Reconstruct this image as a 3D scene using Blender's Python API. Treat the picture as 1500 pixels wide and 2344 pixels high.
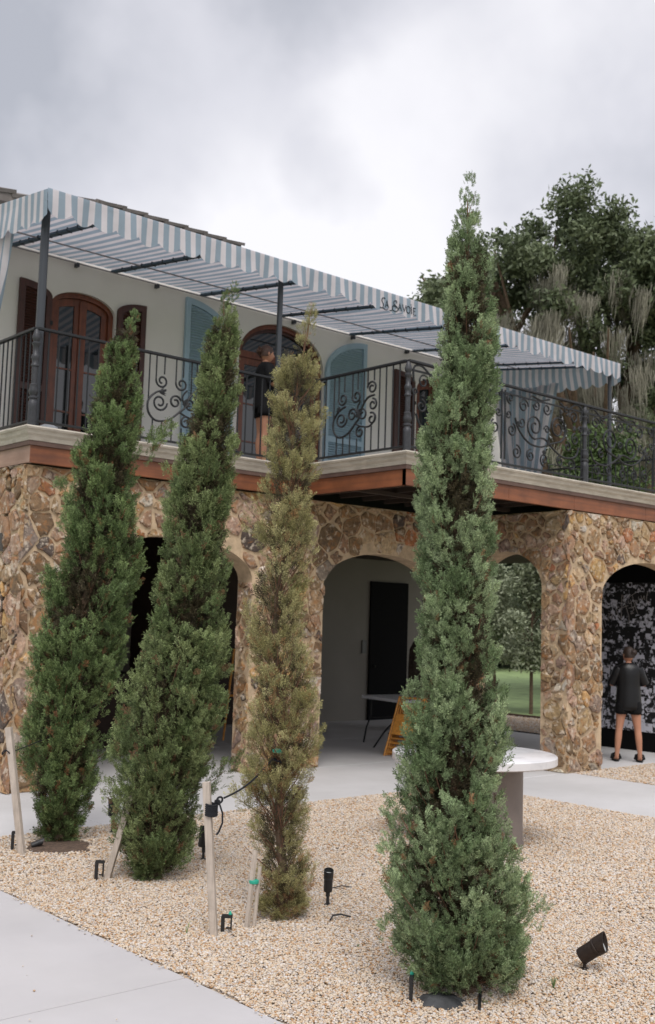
import bpy, bmesh, math, random
import numpy as np
from mathutils import Vector, Matrix
from math import sin, cos, pi, radians, sqrt, atan2

# ------------------------------------------------------------------ camera, world, sun, exposure
for o in list(bpy.data.objects): bpy.data.objects.remove(o)
SC = bpy.context.scene
COL = SC.collection
cam_d = bpy.data.cameras.new('camera'); cam = bpy.data.objects.new('camera', cam_d); COL.objects.link(cam)
cam.location = (0, 0, 1.9295); cam.rotation_euler = (1.670805, -0.030003, -0.720510)
cam_d.sensor_fit = 'VERTICAL'; cam_d.sensor_height = 36.0; cam_d.lens = 38.35
cam_d.clip_start = 0.05; cam_d.clip_end = 2000
cam_d.dof.use_dof = True; cam_d.dof.focus_distance = 5.95; cam_d.dof.aperture_fstop = 4.2
SC.camera = cam
SUN_EL, SUN_AZ = radians(56), radians(215)      # azimuth clockwise from +Y
sun_d = bpy.data.lights.new('sun', 'SUN'); sun_d.energy = 1.5; sun_d.angle = radians(28); sun_d.color = (1.0, 0.965, 0.92)
sun = bpy.data.objects.new('sun', sun_d); COL.objects.link(sun)
sdir = Vector((sin(SUN_AZ)*cos(SUN_EL), cos(SUN_AZ)*cos(SUN_EL), sin(SUN_EL)))
sun.rotation_euler = sdir.to_track_quat('Z', 'Y').to_euler(); sun.location = (0, 0, 30)
SC.view_settings.view_transform = 'Standard'; SC.view_settings.look = 'None'
SC.view_settings.exposure = 0.50; SC.view_settings.gamma = 1.0
SC.view_settings.use_curve_mapping = False

W = bpy.data.worlds.new('World'); SC.world = W; W.use_nodes = True
nt = W.node_tree; nt.nodes.clear(); N = nt.nodes; L = nt.links
def node(t, k, **kw):
    n = t.nodes.new(k)
    for a, b in kw.items():
        if a == 'inp':
            for i, v in b.items(): n.inputs[i].default_value = v
        else: setattr(n, a, b)
    return n
wo = node(nt, 'ShaderNodeOutputWorld')
sky = node(nt, 'ShaderNodeTexSky', sky_type='NISHITA', sun_disc=False)
sky.sun_elevation = SUN_EL; sky.sun_rotation = SUN_AZ
b1 = node(nt, 'ShaderNodeBackground', inp={1: 0.08}); L.new(sky.outputs[0], b1.inputs[0])
tc = node(nt, 'ShaderNodeTexCoord')
n1 = node(nt, 'ShaderNodeTexNoise', inp={'Scale': 2.6, 'Detail': 7, 'Roughness': 0.52, 'Distortion': 0.35})
n2 = node(nt, 'ShaderNodeTexNoise', inp={'Scale': 3.1, 'Detail': 5, 'Roughness': 0.55})
L.new(tc.outputs['Generated'], n1.inputs['Vector']); L.new(tc.outputs['Generated'], n2.inputs['Vector'])
def mth(op, a, b=None, clamp=False):
    n = node(nt, 'ShaderNodeMath', operation=op); n.use_clamp = clamp
    for i, v in enumerate((a, b)):
        if v is None: continue
        if isinstance(v, (int, float)): n.inputs[i].default_value = v
        else: L.new(v, n.inputs[i])
    return n.outputs[0]
# warped direction so that the cloud masses have ragged edges
wv = node(nt, 'ShaderNodeVectorMath', operation='MULTIPLY_ADD'); L.new(n2.outputs['Color'], wv.inputs[0])
wv.inputs[1].default_value = (.42, .42, .42); L.new(tc.outputs['Generated'], wv.inputs[2])
wn = node(nt, 'ShaderNodeVectorMath', operation='SUBTRACT'); L.new(wv.outputs[0], wn.inputs[0]); wn.inputs[1].default_value = (.21, .21, .21)
wm = node(nt, 'ShaderNodeVectorMath', operation='NORMALIZE'); L.new(wn.outputs[0], wm.inputs[0])
def blob(d, width):
    d = Vector(d).normalized()
    v = node(nt, 'ShaderNodeVectorMath', operation='DOT_PRODUCT'); L.new(wm.outputs[0], v.inputs[0]); v.inputs[1].default_value = d
    m = node(nt, 'ShaderNodeMapRange', interpolation_type='SMOOTHSTEP'); L.new(v.outputs['Value'], m.inputs[0])
    m.inputs[1].default_value = cos(width); m.inputs[2].default_value = 1.0
    return m.outputs[0]
acc = mth('MULTIPLY', mth('SUBTRACT', n1.outputs['Fac'], 0.5), 0.75)
acc = mth('ADD', acc, 0.64)
for d, w_, a in (((.569, .686, .453), .36, .85), ((.376, .80, .52), .30, -.90), ((.697, .52, .52), .34, -.62), ((.53, .62, .62), .17, -.30), ((.72, .58, .36), .22, .10), ((.40, .85, .36), .26, .08), ((.60, .70, .40), .08, -.20), ((.62, .68, .33), .16, -.08)):
    acc = mth('ADD', acc, mth('MULTIPLY', blob(d, w_), a))
rp = node(nt, 'ShaderNodeValToRGB'); L.new(mth('MAXIMUM', mth('MINIMUM', acc, 1.0), 0.0), rp.inputs[0])
e = rp.color_ramp.elements; e[0].position = 0.1; e[0].color = (.46, .475, .53, 1); e[1].position = 0.95; e[1].color = (.93, .92, .955, 1)
x = e.new(.5); x.color = (.70, .70, .755, 1)
b2 = node(nt, 'ShaderNodeBackground', inp={1: 0.80}); 
# an overcast sky is brighter towards the zenith than near the horizon
szz = node(nt, 'ShaderNodeSeparateXYZ'); L.new(tc.outputs['Generated'], szz.inputs[0])
zg = node(nt, 'ShaderNodeMapRange', interpolation_type='SMOOTHSTEP', inp={1: .50, 2: 1.0, 3: 1.0, 4: 1.55}); L.new(szz.outputs[2], zg.inputs[0])
zs = node(nt, 'ShaderNodeVectorMath', operation='SCALE'); L.new(rp.outputs[0], zs.inputs[0]); L.new(zg.outputs[0], zs.inputs['Scale'])
L.new(zs.outputs[0], b2.inputs[0])
mx = node(nt, 'ShaderNodeMixShader', inp={0: 0.92}); L.new(b1.outputs[0], mx.inputs[1]); L.new(b2.outputs[0], mx.inputs[2])
L.new(mx.outputs[0], wo.inputs[0])

# ------------------------------------------------------------------ materials
MATS = {}
def mat(name, color=(.5, .5, .5), rough=.6, metal=0., spec=.5, var=0., vscale=5., bump=0., bscale=40., attr=None, extra=None, trans=0., world=False):
    """Principled surface with noise-varied colour and fine bump"""
    if name in MATS: return MATS[name]
    m = bpy.data.materials.new(name); m.use_nodes = True; t = m.node_tree; b = t.nodes['Principled BSDF']
    b.inputs['Roughness'].default_value = rough; b.inputs['Metallic'].default_value = metal
    b.inputs['Specular IOR Level'].default_value = spec
    tcn = node(t, 'ShaderNodeTexCoord'); src = None
    if world:      # pattern runs through the whole wall instead of restarting on every stone
        gp_ = node(t, 'ShaderNodeNewGeometry')
        class Wrap: outputs = {'Object': gp_.outputs['Position']}
        tcn = Wrap
    if attr:
        a = node(t, 'ShaderNodeAttribute', attribute_name=attr); src = a.outputs['Color']
    else:
        r = node(t, 'ShaderNodeRGB'); r.outputs[0].default_value = (*color, 1); src = r.outputs[0]
    if var > 0:
        nz = node(t, 'ShaderNodeTexNoise', inp={'Scale': vscale, 'Detail': 6, 'Roughness': .6}); t.links.new(tcn.outputs['Object'], nz.inputs['Vector'])
        mr = node(t, 'ShaderNodeMapRange', inp={1: .3, 2: .7, 3: 1-var, 4: 1+var}); t.links.new(nz.outputs[0], mr.inputs[0])
        hs = node(t, 'ShaderNodeVectorMath', operation='SCALE'); t.links.new(src, hs.inputs[0]); t.links.new(mr.outputs[0], hs.inputs['Scale']); src = hs.outputs[0]
    if extra: src = extra(t, tcn, src, b)
    t.links.new(src, b.inputs['Base Color'])
    if bump > 0:
        nb = node(t, 'ShaderNodeTexNoise', inp={'Scale': bscale, 'Detail': 6, 'Roughness': .65}); t.links.new(tcn.outputs['Object'], nb.inputs['Vector'])
        bp = node(t, 'ShaderNodeBump', inp={'Strength': bump, 'Distance': .01}); t.links.new(nb.outputs[0], bp.inputs['Height']); t.links.new(bp.outputs[0], b.inputs['Normal'])
    if trans > 0:
        tr = node(t, 'ShaderNodeBsdfTranslucent'); t.links.new(src, tr.inputs[0]); ms = node(t, 'ShaderNodeMixShader', inp={0: trans})
        out = t.nodes['Material Output']; t.links.new(b.outputs[0], ms.inputs[1]); t.links.new(tr.outputs[0], ms.inputs[2]); t.links.new(ms.outputs[0], out.inputs[0])
    MATS[name] = m; return m

def stain(scale, lo, hi, dark, fac=.6, stretch=(1, 1, 1)):
    def f(t, tcn, src, b):
        mp = node(t, 'ShaderNodeMapping'); mp.inputs['Scale'].default_value = stretch; t.links.new(tcn.outputs['Object'], mp.inputs[0])
        nz = node(t, 'ShaderNodeTexNoise', inp={'Scale': scale, 'Detail': 8, 'Roughness': .65, 'Distortion': .4}); t.links.new(mp.outputs[0], nz.inputs['Vector'])
        mr = node(t, 'ShaderNodeMapRange', inp={1: lo, 2: hi, 3: 0, 4: fac}); t.links.new(nz.outputs[0], mr.inputs[0])
        mix = node(t, 'ShaderNodeMix', data_type='RGBA'); t.links.new(mr.outputs[0], mix.inputs[0]); t.links.new(src, mix.inputs[6]); mix.inputs[7].default_value = (*dark, 1)
        return mix.outputs[2]
    return f
def wood_grain(axis, dark, fac=.55, sc=7.):
    st = [sc*1.6]*3; st[axis] = sc*.09
    return stain(1.0, .42, .68, dark, fac, tuple(st))

M_leaf = mat('foliage', rough=.55, spec=.3, attr='Col', trans=.08)
M_moss = mat('spanish_moss', rough=.9, spec=.1, attr='Col', trans=.2)
M_bark = mat('bark', (.13, .085, .055), .85, var=.4, vscale=14, bump=.6, bscale=30)
M_twig = mat('twig', (.17, .085, .05), .8, var=.3, vscale=20)
M_conc = mat('concrete', (.465, .448, .455), .8, var=.07, vscale=1.3, bump=.10, bscale=90, extra=stain(.9, .45, .8, (.47, .45, .44), .55))
M_conc2 = mat('terrace_concrete', (.53, .52, .52), .75, var=.08, vscale=.8, bump=.08, bscale=60, extra=stain(.7, .42, .75, (.42, .41, .395), .6))
M_mortar = mat('mortar', (.50, .375, .245), .95, var=.25, vscale=9, bump=.8, bscale=22)
def mottle(t, tcn, src, b):
    src = stain(7., .52, .58, (.33, .15, .05), .6)(t, tcn, src, b); src = stain(13., .55, .62, (.075, .05, .035), .75)(t, tcn, src, b)
    return stain(10., .54, .62, (.62, .53, .42), .7, (1.3, .8, 1.1))(t, tcn, src, b)
M_stone = mat('fieldstone', rough=.85, attr='Col', var=.35, vscale=22, bump=1., bscale=26, extra=mottle, world=True)
M_plaster = mat('plaster', (.80, .765, .72), .85, var=.04, vscale=1.5, bump=.12, bscale=120)
M_beam = mat('redwood_beam', (.235, .078, .030), .5, var=.3, vscale=3, bump=.15, bscale=60, extra=wood_grain(0, (.10, .035, .02), .8))
M_beamy = mat('redwood_beam_side', (.235, .078, .030), .5, var=.3, vscale=3, bump=.15, bscale=60, extra=wood_grain(1, (.10, .035, .02), .8))
M_beamg = mat('weathered_beam', (.36, .235, .18), .7, var=.2, vscale=3, bump=.15, bscale=60, extra=wood_grain(1, (.2, .1, .07), .6))
M_fascia = mat('stained_fascia', (.125, .075, .06), .7, var=.3, vscale=4, bump=.3, bscale=40)
M_cornice = mat('cast_stone', (.50, .455, .385), .8, var=.12, vscale=4, bump=.25, bscale=40, extra=stain(2.2, .45, .7, (.24, .20, .155), .6, (1.5, 1.5, 8)))
M_mahog = mat('mahogany', (.20, .058, .026), .35, var=.25, vscale=6, extra=wood_grain(2, (.06, .018, .012), .6, 12))
M_mahogd = mat('dark_mahogany', (.075, .024, .017), .45, var=.25, vscale=6, extra=wood_grain(2, (.03, .012, .01), .6, 12))
M_blue = mat('blue_shutter_paint', (.36, .49, .58), .55, var=.06, vscale=4)
M_iron = mat('wrought_iron', (.012, .013, .015), .5, spec=.4, var=.2, vscale=30)
M_castiron = mat('cast_iron', (.042, .043, .048), .45, metal=.3, var=.25, vscale=25, bump=.3, bscale=60)
M_postm = mat('post_metal', (.055, .06, .068), .35, metal=.4)
M_pipe = mat('painted_pipe', (.30, .28, .29), .5)
M_sleeve = mat('blue_canvas_sleeve', (.085, .125, .165), .8, var=.2, vscale=8)
M_glass = mat('window_glass', (.012, .014, .014), .03, spec=1.0)
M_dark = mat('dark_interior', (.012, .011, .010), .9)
M_roof = mat('roof_tile', (.15, .13, .12), .8, var=.3, vscale=6, bump=.4, bscale=30)
M_porch = mat('porch_wall_paint', (.22, .205, .178), .85, var=.05, vscale=1.5)
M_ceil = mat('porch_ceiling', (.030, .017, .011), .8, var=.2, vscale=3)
M_rope = mat('black_rope', (.012, .013, .018), .8, bump=1., bscale=220)
M_stake = mat('weathered_pine', (.52, .45, .385), .85, var=.15, vscale=8, bump=.3, bscale=80, extra=wood_grain(2, (.3, .25, .2), .6, 30))
M_plast = mat('black_plastic', (.016, .016, .017), .5)
M_bronze = mat('bronze_lamp', (.035, .024, .019), .5, metal=.4, var=.2, vscale=40, bump=.2, bscale=120)
M_lens = mat('frosted_lens', (.55, .57, .57), .2, spec=.8)
M_green = mat('green_plastic', (.02, .36, .25), .5)
M_marble = mat('white_marble', (.72, .71, .72), .25, extra=stain(2.5, .48, .62, (.42, .41, .43), .5))
M_ped = mat('pedestal_paint', (.20, .165, .145), .6, var=.1, vscale=4)
M_whitep = mat('white_table_plastic', (.78, .79, .82), .4)
M_bamboo = mat('bamboo', (.58, .26, .055), .4, var=.3, vscale=22)
M_fabricb = mat('black_cloth', (.006, .006, .007), .75, spec=.2, bump=.25, bscale=12)
M_satin = mat('black_satin', (.006, .006, .007), .38, spec=.35, bump=.5, bscale=9)
M_skin = mat('skin', (.47, .23, .145), .55, spec=.35, var=.05, vscale=12)
M_hair = mat('brown_hair', (.028, .015, .010), .5, var=.5, vscale=50, bump=.8, bscale=90)
M_hair2 = mat('auburn_hair', (.055, .022, .011), .5, var=.5, vscale=50, bump=.8, bscale=90)
M_fur = mat('black_fur', (.01, .01, .01), .95, bump=1., bscale=200)
M_soil = mat('mulch', (.10, .065, .045), .95, var=.5, vscale=30, bump=1., bscale=50)
M_fabw = mat('landscape_fabric', (.055, .057, .06), .7, var=.35, vscale=9, bump=.3, bscale=300)
M_camo = mat('brown_wrap', (.11, .085, .065), .9, var=.4, vscale=18, bump=.5, bscale=40)
M_ink = mat('dark_lettering', (.015, .03, .045), .7)
M_script = mat('pale_script', (.30, .27, .26), .7)
M_black = mat('black_panel', (.004, .004, .0045), .85, spec=.15)
M_plate = mat('grey_plate', (.10, .10, .095), .5)
M_lawn = mat('lawn', (.20, .27, .11), .95, var=.25, vscale=2, bump=1, bscale=60)
M_dead = mat('dead_leaf', (.2, .10, .045), .8)

def _gravel_tex():
    m = bpy.data.materials.new('gravel_ground'); m.use_nodes = True; t = m.node_tree; b = t.nodes['Principled BSDF']; b.inputs['Roughness'].default_value = .9
    tcn = node(t, 'ShaderNodeTexCoord'); vo = node(t, 'ShaderNodeTexVoronoi', inp={'Scale': 62.}); t.links.new(tcn.outputs['Object'], vo.inputs['Vector'])
    sp = node(t, 'ShaderNodeSeparateColor'); t.links.new(vo.outputs['Color'], sp.inputs[0])
    r = node(t, 'ShaderNodeValToRGB'); ramp_fill(r, GPAL); t.links.new(sp.outputs[0], r.inputs[0])
    nz = node(t, 'ShaderNodeTexNoise', inp={'Scale': 1.1, 'Detail': 5}); t.links.new(tcn.outputs['Object'], nz.inputs['Vector'])
    mr = node(t, 'ShaderNodeMapRange', inp={1: .3, 2: .7, 3: .74, 4: .95}); t.links.new(nz.outputs[0], mr.inputs[0])
    sc = node(t, 'ShaderNodeVectorMath', operation='SCALE'); t.links.new(r.outputs[0], sc.inputs[0]); t.links.new(mr.outputs[0], sc.inputs['Scale']); t.links.new(sc.outputs[0], b.inputs['Base Color'])
    bp = node(t, 'ShaderNodeBump', inp={'Strength': .8, 'Distance': .012}); bp.invert = True; t.links.new(vo.outputs['Distance'], bp.inputs['Height']); t.links.new(bp.outputs[0], b.inputs['Normal'])
    return m
GPAL = [(.84, .74, .61), (.78, .61, .42), (.88, .81, .73), (.70, .50, .32), (.86, .78, .66), (.62, .55, .49), (.82, .66, .49), (.90, .87, .83), (.62, .38, .20), (.82, .71, .56), (.74, .70, .66), (.87, .76, .60)]
GPAL = [(a*.70, b*.672, c*.655) for a, b, c in GPAL]
def ramp_fill(r, pal):
    cr = r.color_ramp; cr.interpolation = 'CONSTANT'
    cr.elements[0].position = 0; cr.elements[0].color = (*pal[0], 1); cr.elements[1].position = 1/len(pal); cr.elements[1].color = (*pal[1], 1)
    for i in range(2, len(pal)): cr.elements.new(i/len(pal)).color = (*pal[i], 1)
M_gravel = _gravel_tex()
def _pebble():
    m = bpy.data.materials.new('pebble'); m.use_nodes = True; t = m.node_tree; b = t.nodes['Principled BSDF']; b.inputs['Roughness'].default_value = .7; b.inputs['Specular IOR Level'].default_value = .3
    oi = node(t, 'ShaderNodeObjectInfo'); r = node(t, 'ShaderNodeValToRGB'); ramp_fill(r, GPAL); t.links.new(oi.outputs['Random'], r.inputs[0]); t.links.new(r.outputs[0], b.inputs['Base Color'])
    return m
M_pebble = _pebble()

def _stripe():
    """awning cloth: blue and white woven stripes running along the 'stripe' uv u axis (metres)"""
    m = bpy.data.materials.new('striped_awning_cloth'); m.use_nodes = True; t = m.node_tree; b = t.nodes['Principled BSDF']; b.inputs['Roughness'].default_value = .8
    uv = node(t, 'ShaderNodeUVMap', uv_map='stripe'); s = node(t, 'ShaderNodeSeparateXYZ'); t.links.new(uv.outputs[0], s.inputs[0])
    def mm(op, a, b_):
        n = node(t, 'ShaderNodeMath', operation=op)
        for i, v in enumerate((a, b_)):
            if isinstance(v, (int, float)): n.inputs[i].default_value = v
            else: t.links.new(v, n.inputs[i])
        return n.outputs[0]
    fr = mm('FRACT', mm('DIVIDE', s.outputs[0], .153), 0)
    g = mm('LESS_THAN', fr, .52)
    mix = node(t, 'ShaderNodeMix', data_type='RGBA'); t.links.new(g, mix.inputs[0]); mix.inputs[6].default_value = (.70, .66, .69, 1); mix.inputs[7].default_value = (.31, .385, .46, 1)
    tcn = node(t, 'ShaderNodeTexCoord'); nz = node(t, 'ShaderNodeTexNoise', inp={'Scale': 2.5, 'Detail': 6}); t.links.new(tcn.outputs['Object'], nz.inputs['Vector'])
    mr = node(t, 'ShaderNodeMapRange', inp={1: .3, 2: .7, 3: .88, 4: 1.04}); t.links.new(nz.outputs[0], mr.inputs[0])
    sc = node(t, 'ShaderNodeVectorMath', operation='SCALE'); t.links.new(mix.outputs[2], sc.inputs[0]); t.links.new(mr.outputs[0], sc.inputs['Scale']); t.links.new(sc.outputs[0], b.inputs['Base Color'])
    nb = node(t, 'ShaderNodeTexNoise', inp={'Scale': 9, 'Detail': 5, 'Distortion': .6}); t.links.new(tcn.outputs['Object'], nb.inputs['Vector'])
    bp = node(t, 'ShaderNodeBump', inp={'Strength': .35, 'Distance': .02}); t.links.new(nb.outputs[0], bp.inputs['Height']); t.links.new(bp.outputs[0], b.inputs['Normal'])
    tr = node(t, 'ShaderNodeBsdfTranslucent'); t.links.new(sc.outputs[0], tr.inputs[0]); ms = node(t, 'ShaderNodeMixShader', inp={0: .32})
    t.links.new(b.outputs[0], ms.inputs[1]); t.links.new(tr.outputs[0], ms.inputs[2]); t.links.new(ms.outputs[0], t.nodes['Material Output'].inputs[0])
    return m
M_stripe = _stripe()
def _collage():
    m = bpy.data.materials.new('collage_print'); m.use_nodes = True; t = m.node_tree; b = t.nodes['Principled BSDF']; b.inputs['Roughness'].default_value = .6
    tcn = node(t, 'ShaderNodeTexCoord')
    def tex(k, **i):
        n = node(t, k); [setattr(n.inputs[a], 'default_value', v) for a, v in i.items()]; t.links.new(tcn.outputs['Object'], n.inputs['Vector']); return n
    vo = node(t, 'ShaderNodeTexVoronoi', distance='CHEBYCHEV', inp={'Scale': 9., 'Randomness': .75}); t.links.new(tcn.outputs['Object'], vo.inputs['Vector'])
    vo2 = node(t, 'ShaderNodeTexVoronoi', distance='CHEBYCHEV', inp={'Scale': 21., 'Randomness': .9}); t.links.new(tcn.outputs['Object'], vo2.inputs['Vector'])
    nz = node(t, 'ShaderNodeTexNoise', inp={'Scale': 30, 'Detail': 4, 'Roughness': .6, 'Distortion': .8}); t.links.new(tcn.outputs['Object'], nz.inputs['Vector'])
    s1 = node(t, 'ShaderNodeSeparateColor'); t.links.new(vo.outputs['Color'], s1.inputs[0]); s2 = node(t, 'ShaderNodeSeparateColor'); t.links.new(vo2.outputs['Color'], s2.inputs[0])
    def mm(op, a, b_, c=False):
        n = node(t, 'ShaderNodeMath', operation=op); n.use_clamp = c
        for i, v in enumerate((a, b_)):
            if isinstance(v, (int, float)): n.inputs[i].default_value = v
            else: t.links.new(v, n.inputs[i])
        return n.outputs[0]
    a = mm('ADD', mm('MULTIPLY', s1.outputs[0], .40), mm('MULTIPLY', s2.outputs[0], .34)); a = mm('ADD', a, mm('MULTIPLY', nz.outputs[0], .55))
    sx = node(t, 'ShaderNodeSeparateXYZ'); t.links.new(tcn.outputs['Object'], sx.inputs[0])
    hz = node(t, 'ShaderNodeMapRange', inp={1: .2, 2: 2.7, 3: .56, 4: .76}); t.links.new(sx.outputs[2], hz.inputs[0])
    c = node(t, 'ShaderNodeMapRange', inp={3: .006, 4: .58}); t.links.new(a, c.inputs[0]); t.links.new(hz.outputs[0], c.inputs[1]); t.links.new(mm('ADD', hz.outputs[0], .09), c.inputs[2])
    cc = node(t, 'ShaderNodeCombineColor'); t.links.new(c.outputs[0], cc.inputs[0]); t.links.new(c.outputs[0], cc.inputs[1]); t.links.new(mm('MULTIPLY', c.outputs[0], 1.12), cc.inputs[2]); t.links.new(cc.outputs[0], b.inputs['Base Color'])
    return m
M_collage = _collage()

# ------------------------------------------------------------------ object helpers
def tag(o, label=None, cat=None, group=None, kind=None):
    if label: o['label'] = label
    if cat: o['category'] = cat
    if group: o['group'] = group
    if kind: o['kind'] = kind
    return o
def thing(name, label, cat, loc=(0, 0, 0), group=None):
    o = bpy.data.objects.new(name, None); o.empty_display_size = .2; COL.objects.link(o); o.location = loc
    return tag(o, label, cat, group)
def base_of(o):
    v = Vector((0, 0, 0))
    while o is not None: v = v + Vector(o.location); o = o.parent
    return v
def link_mesh(name, me, m, parent=None, loc=None):
    o = bpy.data.objects.new(name, me); COL.objects.link(o)
    if m and not me.materials: me.materials.append(m)
    if parent is not None: o.parent = parent
    if loc is not None: o.location = loc
    return o
def from_np(name, V, F, m, parent=None, loc=None, colors=None, smooth=False, uv=None):
    """V (n,3) world coordinates, F (k,3|4) faces"""
    V = np.asarray(V, dtype=np.float32).copy()
    off = base_of(parent) + (Vector(loc) if loc is not None else Vector((0, 0, 0)))
    V -= np.array(off, dtype=np.float32)
    F = np.asarray(F, dtype=np.int32); k = F.shape[1]
    me = bpy.data.meshes.new(name); me.vertices.add(len(V)); me.vertices.foreach_set('co', V.ravel())
    me.loops.add(F.size); me.loops.foreach_set('vertex_index', F.ravel())
    me.polygons.add(len(F)); me.polygons.foreach_set('loop_start', np.arange(0, F.size, k, dtype=np.int32))
    try: me.polygons.foreach_set('loop_total', np.full(len(F), k, dtype=np.int32))
    except Exception: pass
    me.update(calc_edges=True)
    if colors is not None:
        ca = me.color_attributes.new('Col', 'FLOAT_COLOR', 'POINT'); c4 = np.ones((len(V), 4), np.float32); c4[:, :3] = colors; ca.data.foreach_set('color', c4.ravel())
    if smooth: me.polygons.foreach_set('use_smooth', np.ones(len(F), dtype=bool))
    return link_mesh(name, me, m, parent, loc)
class MB:
    """collects primitives in world coordinates, builds ONE mesh object"""
    def __init__(s): s.v = []; s.f = []; s.uv = None; s.c = None
    def add(s, vs, fs):
        o = len(s.v); s.v += [tuple(v) for v in vs]; s.f += [tuple(i+o for i in f) for f in fs]; return s
    def box(s, x0, x1, y0, y1, z0, z1, bevel=0):
        if bevel > 0:
            b = bevel; vs = []
            for sx, x in ((-1, x0), (1, x1)):
                for sy, y in ((-1, y0), (1, y1)):
                    for sz, z in ((-1, z0), (1, z1)):
                        vs += [(x, y-sy*b, z-sz*b), (x-sx*b, y, z-sz*b), (x-sx*b, y-sy*b, z)]
            bm = bmesh.new(); [bm.verts.new(v) for v in vs]; r = bmesh.ops.convex_hull(bm, input=bm.verts)
            bm.verts.index_update(); s.add([v.co[:] for v in bm.verts], [[v.index for v in f.verts] for f in bm.faces]); bm.free(); return s
        vs = [(x, y, z) for x in (x0, x1) for y in (y0, y1) for z in (z0, z1)]
        return s.add(vs, [(0, 1, 3, 2), (4, 6, 7, 5), (0, 4, 5, 1), (2, 3, 7, 6), (0, 2, 6, 4), (1, 5, 7, 3)])
    def obox(s, c, size, rot):
        """oriented box; rot Matrix 3x3"""
        hx, hy, hz = [a/2 for a in size]; c = Vector(c)
        vs = [c + rot @ Vector((x, y, z)) for x in (-hx, hx) for y in (-hy, hy) for z in (-hz, hz)]
        return s.add(vs, [(0, 1, 3, 2), (4, 6, 7, 5), (0, 4, 5, 1), (2, 3, 7, 6), (0, 2, 6, 4), (1, 5, 7, 3)])
    def tube(s, pts, r, n=6, cap=True):
        pts = [Vector(p) for p in pts]; k = len(pts); rs = r if isinstance(r, (list, tuple)) else [r]*k
        t0 = (pts[1]-pts[0]).normalized(); up = Vector((0, 0, 1)) if abs(t0.z) < .9 else Vector((0, 1, 0))
        a = t0.cross(up).normalized(); vs = []; fs = []
        for i, p in enumerate(pts):
            t = (pts[min(i+1, k-1)]-pts[max(i-1, 0)]).normalized() if k > 1 else t0
            a = (a - t*a.dot(t)); a = a.normalized() if a.length > 1e-6 else t.orthogonal().normalized()
            b = t.cross(a)
            for j in range(n):
                w = 2*pi*j/n; vs.append(p + (a*cos(w)+b*sin(w))*rs[i])
        for i in range(k-1):
            for j in range(n):
                fs.append((i*n+j, i*n+(j+1) % n, (i+1)*n+(j+1) % n, (i+1)*n+j))
        if cap: fs += [tuple(range(n-1, -1, -1)), tuple((k-1)*n+j for j in range(n))]
        return s.add(vs, fs)
    def lathe(s, c, prof, n=16, axis='Z', rot=None):
        """prof: list of (r, h)"""
        vs = []; fs = []; c = Vector(c)
        for r, h in prof:
            for j in range(n):
                w = 2*pi*j/n; v = Vector((r*cos(w), r*sin(w), h)); v = (rot @ v) if rot else v; vs.append(c+v)
        k = len(prof)
        for i in range(k-1):
            for j in range(n): fs.append((i*n+j, i*n+(j+1) % n, (i+1)*n+(j+1) % n, (i+1)*n+j))
        fs += [tuple(range(n-1, -1, -1)), tuple((k-1)*n+j for j in range(n))]
        return s.add(vs, fs)
    def prism(s, poly, fn, d0, d1):
        """poly: 2d points; fn(u, v, d) -> xyz"""
        n = len(poly); vs = [fn(u, v, d0) for u, v in poly]+[fn(u, v, d1) for u, v in poly]
        return s.add(vs, [tuple(range(n-1, -1, -1)), tuple(range(n, 2*n))]+[(i, (i+1) % n, n+(i+1) % n, n+i) for i in range(n)])
    def build(s, name, m, parent=None, smooth=False, loc=None):
        off = base_of(parent) + (Vector(loc) if loc is not None else Vector((0, 0, 0)))
        me = bpy.data.meshes.new(name); me.from_pydata([tuple(Vector(v)-off) for v in s.v], [], s.f); me.update()
        bm = bmesh.new(); bm.from_mesh(me); bmesh.ops.recalc_face_normals(bm, faces=bm.faces); bm.to_mesh(me); bm.free()
        if smooth:
            me.polygons.foreach_set('use_smooth', np.ones(len(me.polygons), dtype=bool))
            try: me.set_sharp_from_angle(angle=radians(42))
            except Exception: pass
        return link_mesh(name, me, m, parent, loc)
def X_(a): return a
RNG = random.Random(7)
NR = np.random.default_rng(11)

# ------------------------------------------------------------------ ground
MB().box(-300, 300, -300, 300, -1.2, -.05).build('ground', M_lawn)['kind'] = 'structure'
def struct(o): o['kind'] = 'structure'; return o
# gravel beds (structure) with loose pebbles (stuff) on top
gb = MB(); gb.box(3.4, 10.34, -8, 9.16, -.05, -.012).build('gravel_bed', M_gravel); bpy.data.objects['gravel_bed']['kind'] = 'structure'
struct(MB().box(12.3, 30, -8, 9.085, -.05, -.010).build('gravel_patch', M_gravel))
struct(MB().box(16.31, 19.0, 9.0, 40, -.05, -.008).build('gravel_strip', M_gravel))
struct(MB().box(19.0, 19.05, 9.0, 40, -.06, .05).build('lawn_edging', M_soil))
wk = MB(); root = struct(MB().box(-6, 3.49, -8, 14, -.06, -.03).build('walkway', M_soil))
def slab(parent, x0, x1, y0, y1, m):
    MB().box(x0, x1, y0, y1, -.045, 0.0, bevel=.006).build('slab', m, parent)
ys = [13.05, 11.05, 9.05, 7.05, 5.05, 3.05, 1.05, -1, -3]
for a, b in zip(ys[1:], ys[:-1]):
    slab(root, .52, 3.495, a+.007, b-.007, M_conc); slab(root, -2.5, .508, a+.007, b-.007, M_conc)
ter = struct(MB().box(3.5, 16.24, 9.07, 17.5, -.06, -.03).build('terrace', M_soil))
xs = [3.502, 5.3, 7.8, 10.24, 12.4, 14.3, 16.22]
for i in range(len(xs)-1):
    for a, b in ((9.06, 11.1), (11.1, 13.6), (13.6, 17.4)):
        slab(ter, xs[i]+.004, xs[i+1]-.004, a+.004, b-.004, M_conc2)
MB().box(16.24, 16.31, 9.06, 17.5, -.06, .012).build('edge_strip', M_black, ter)
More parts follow.
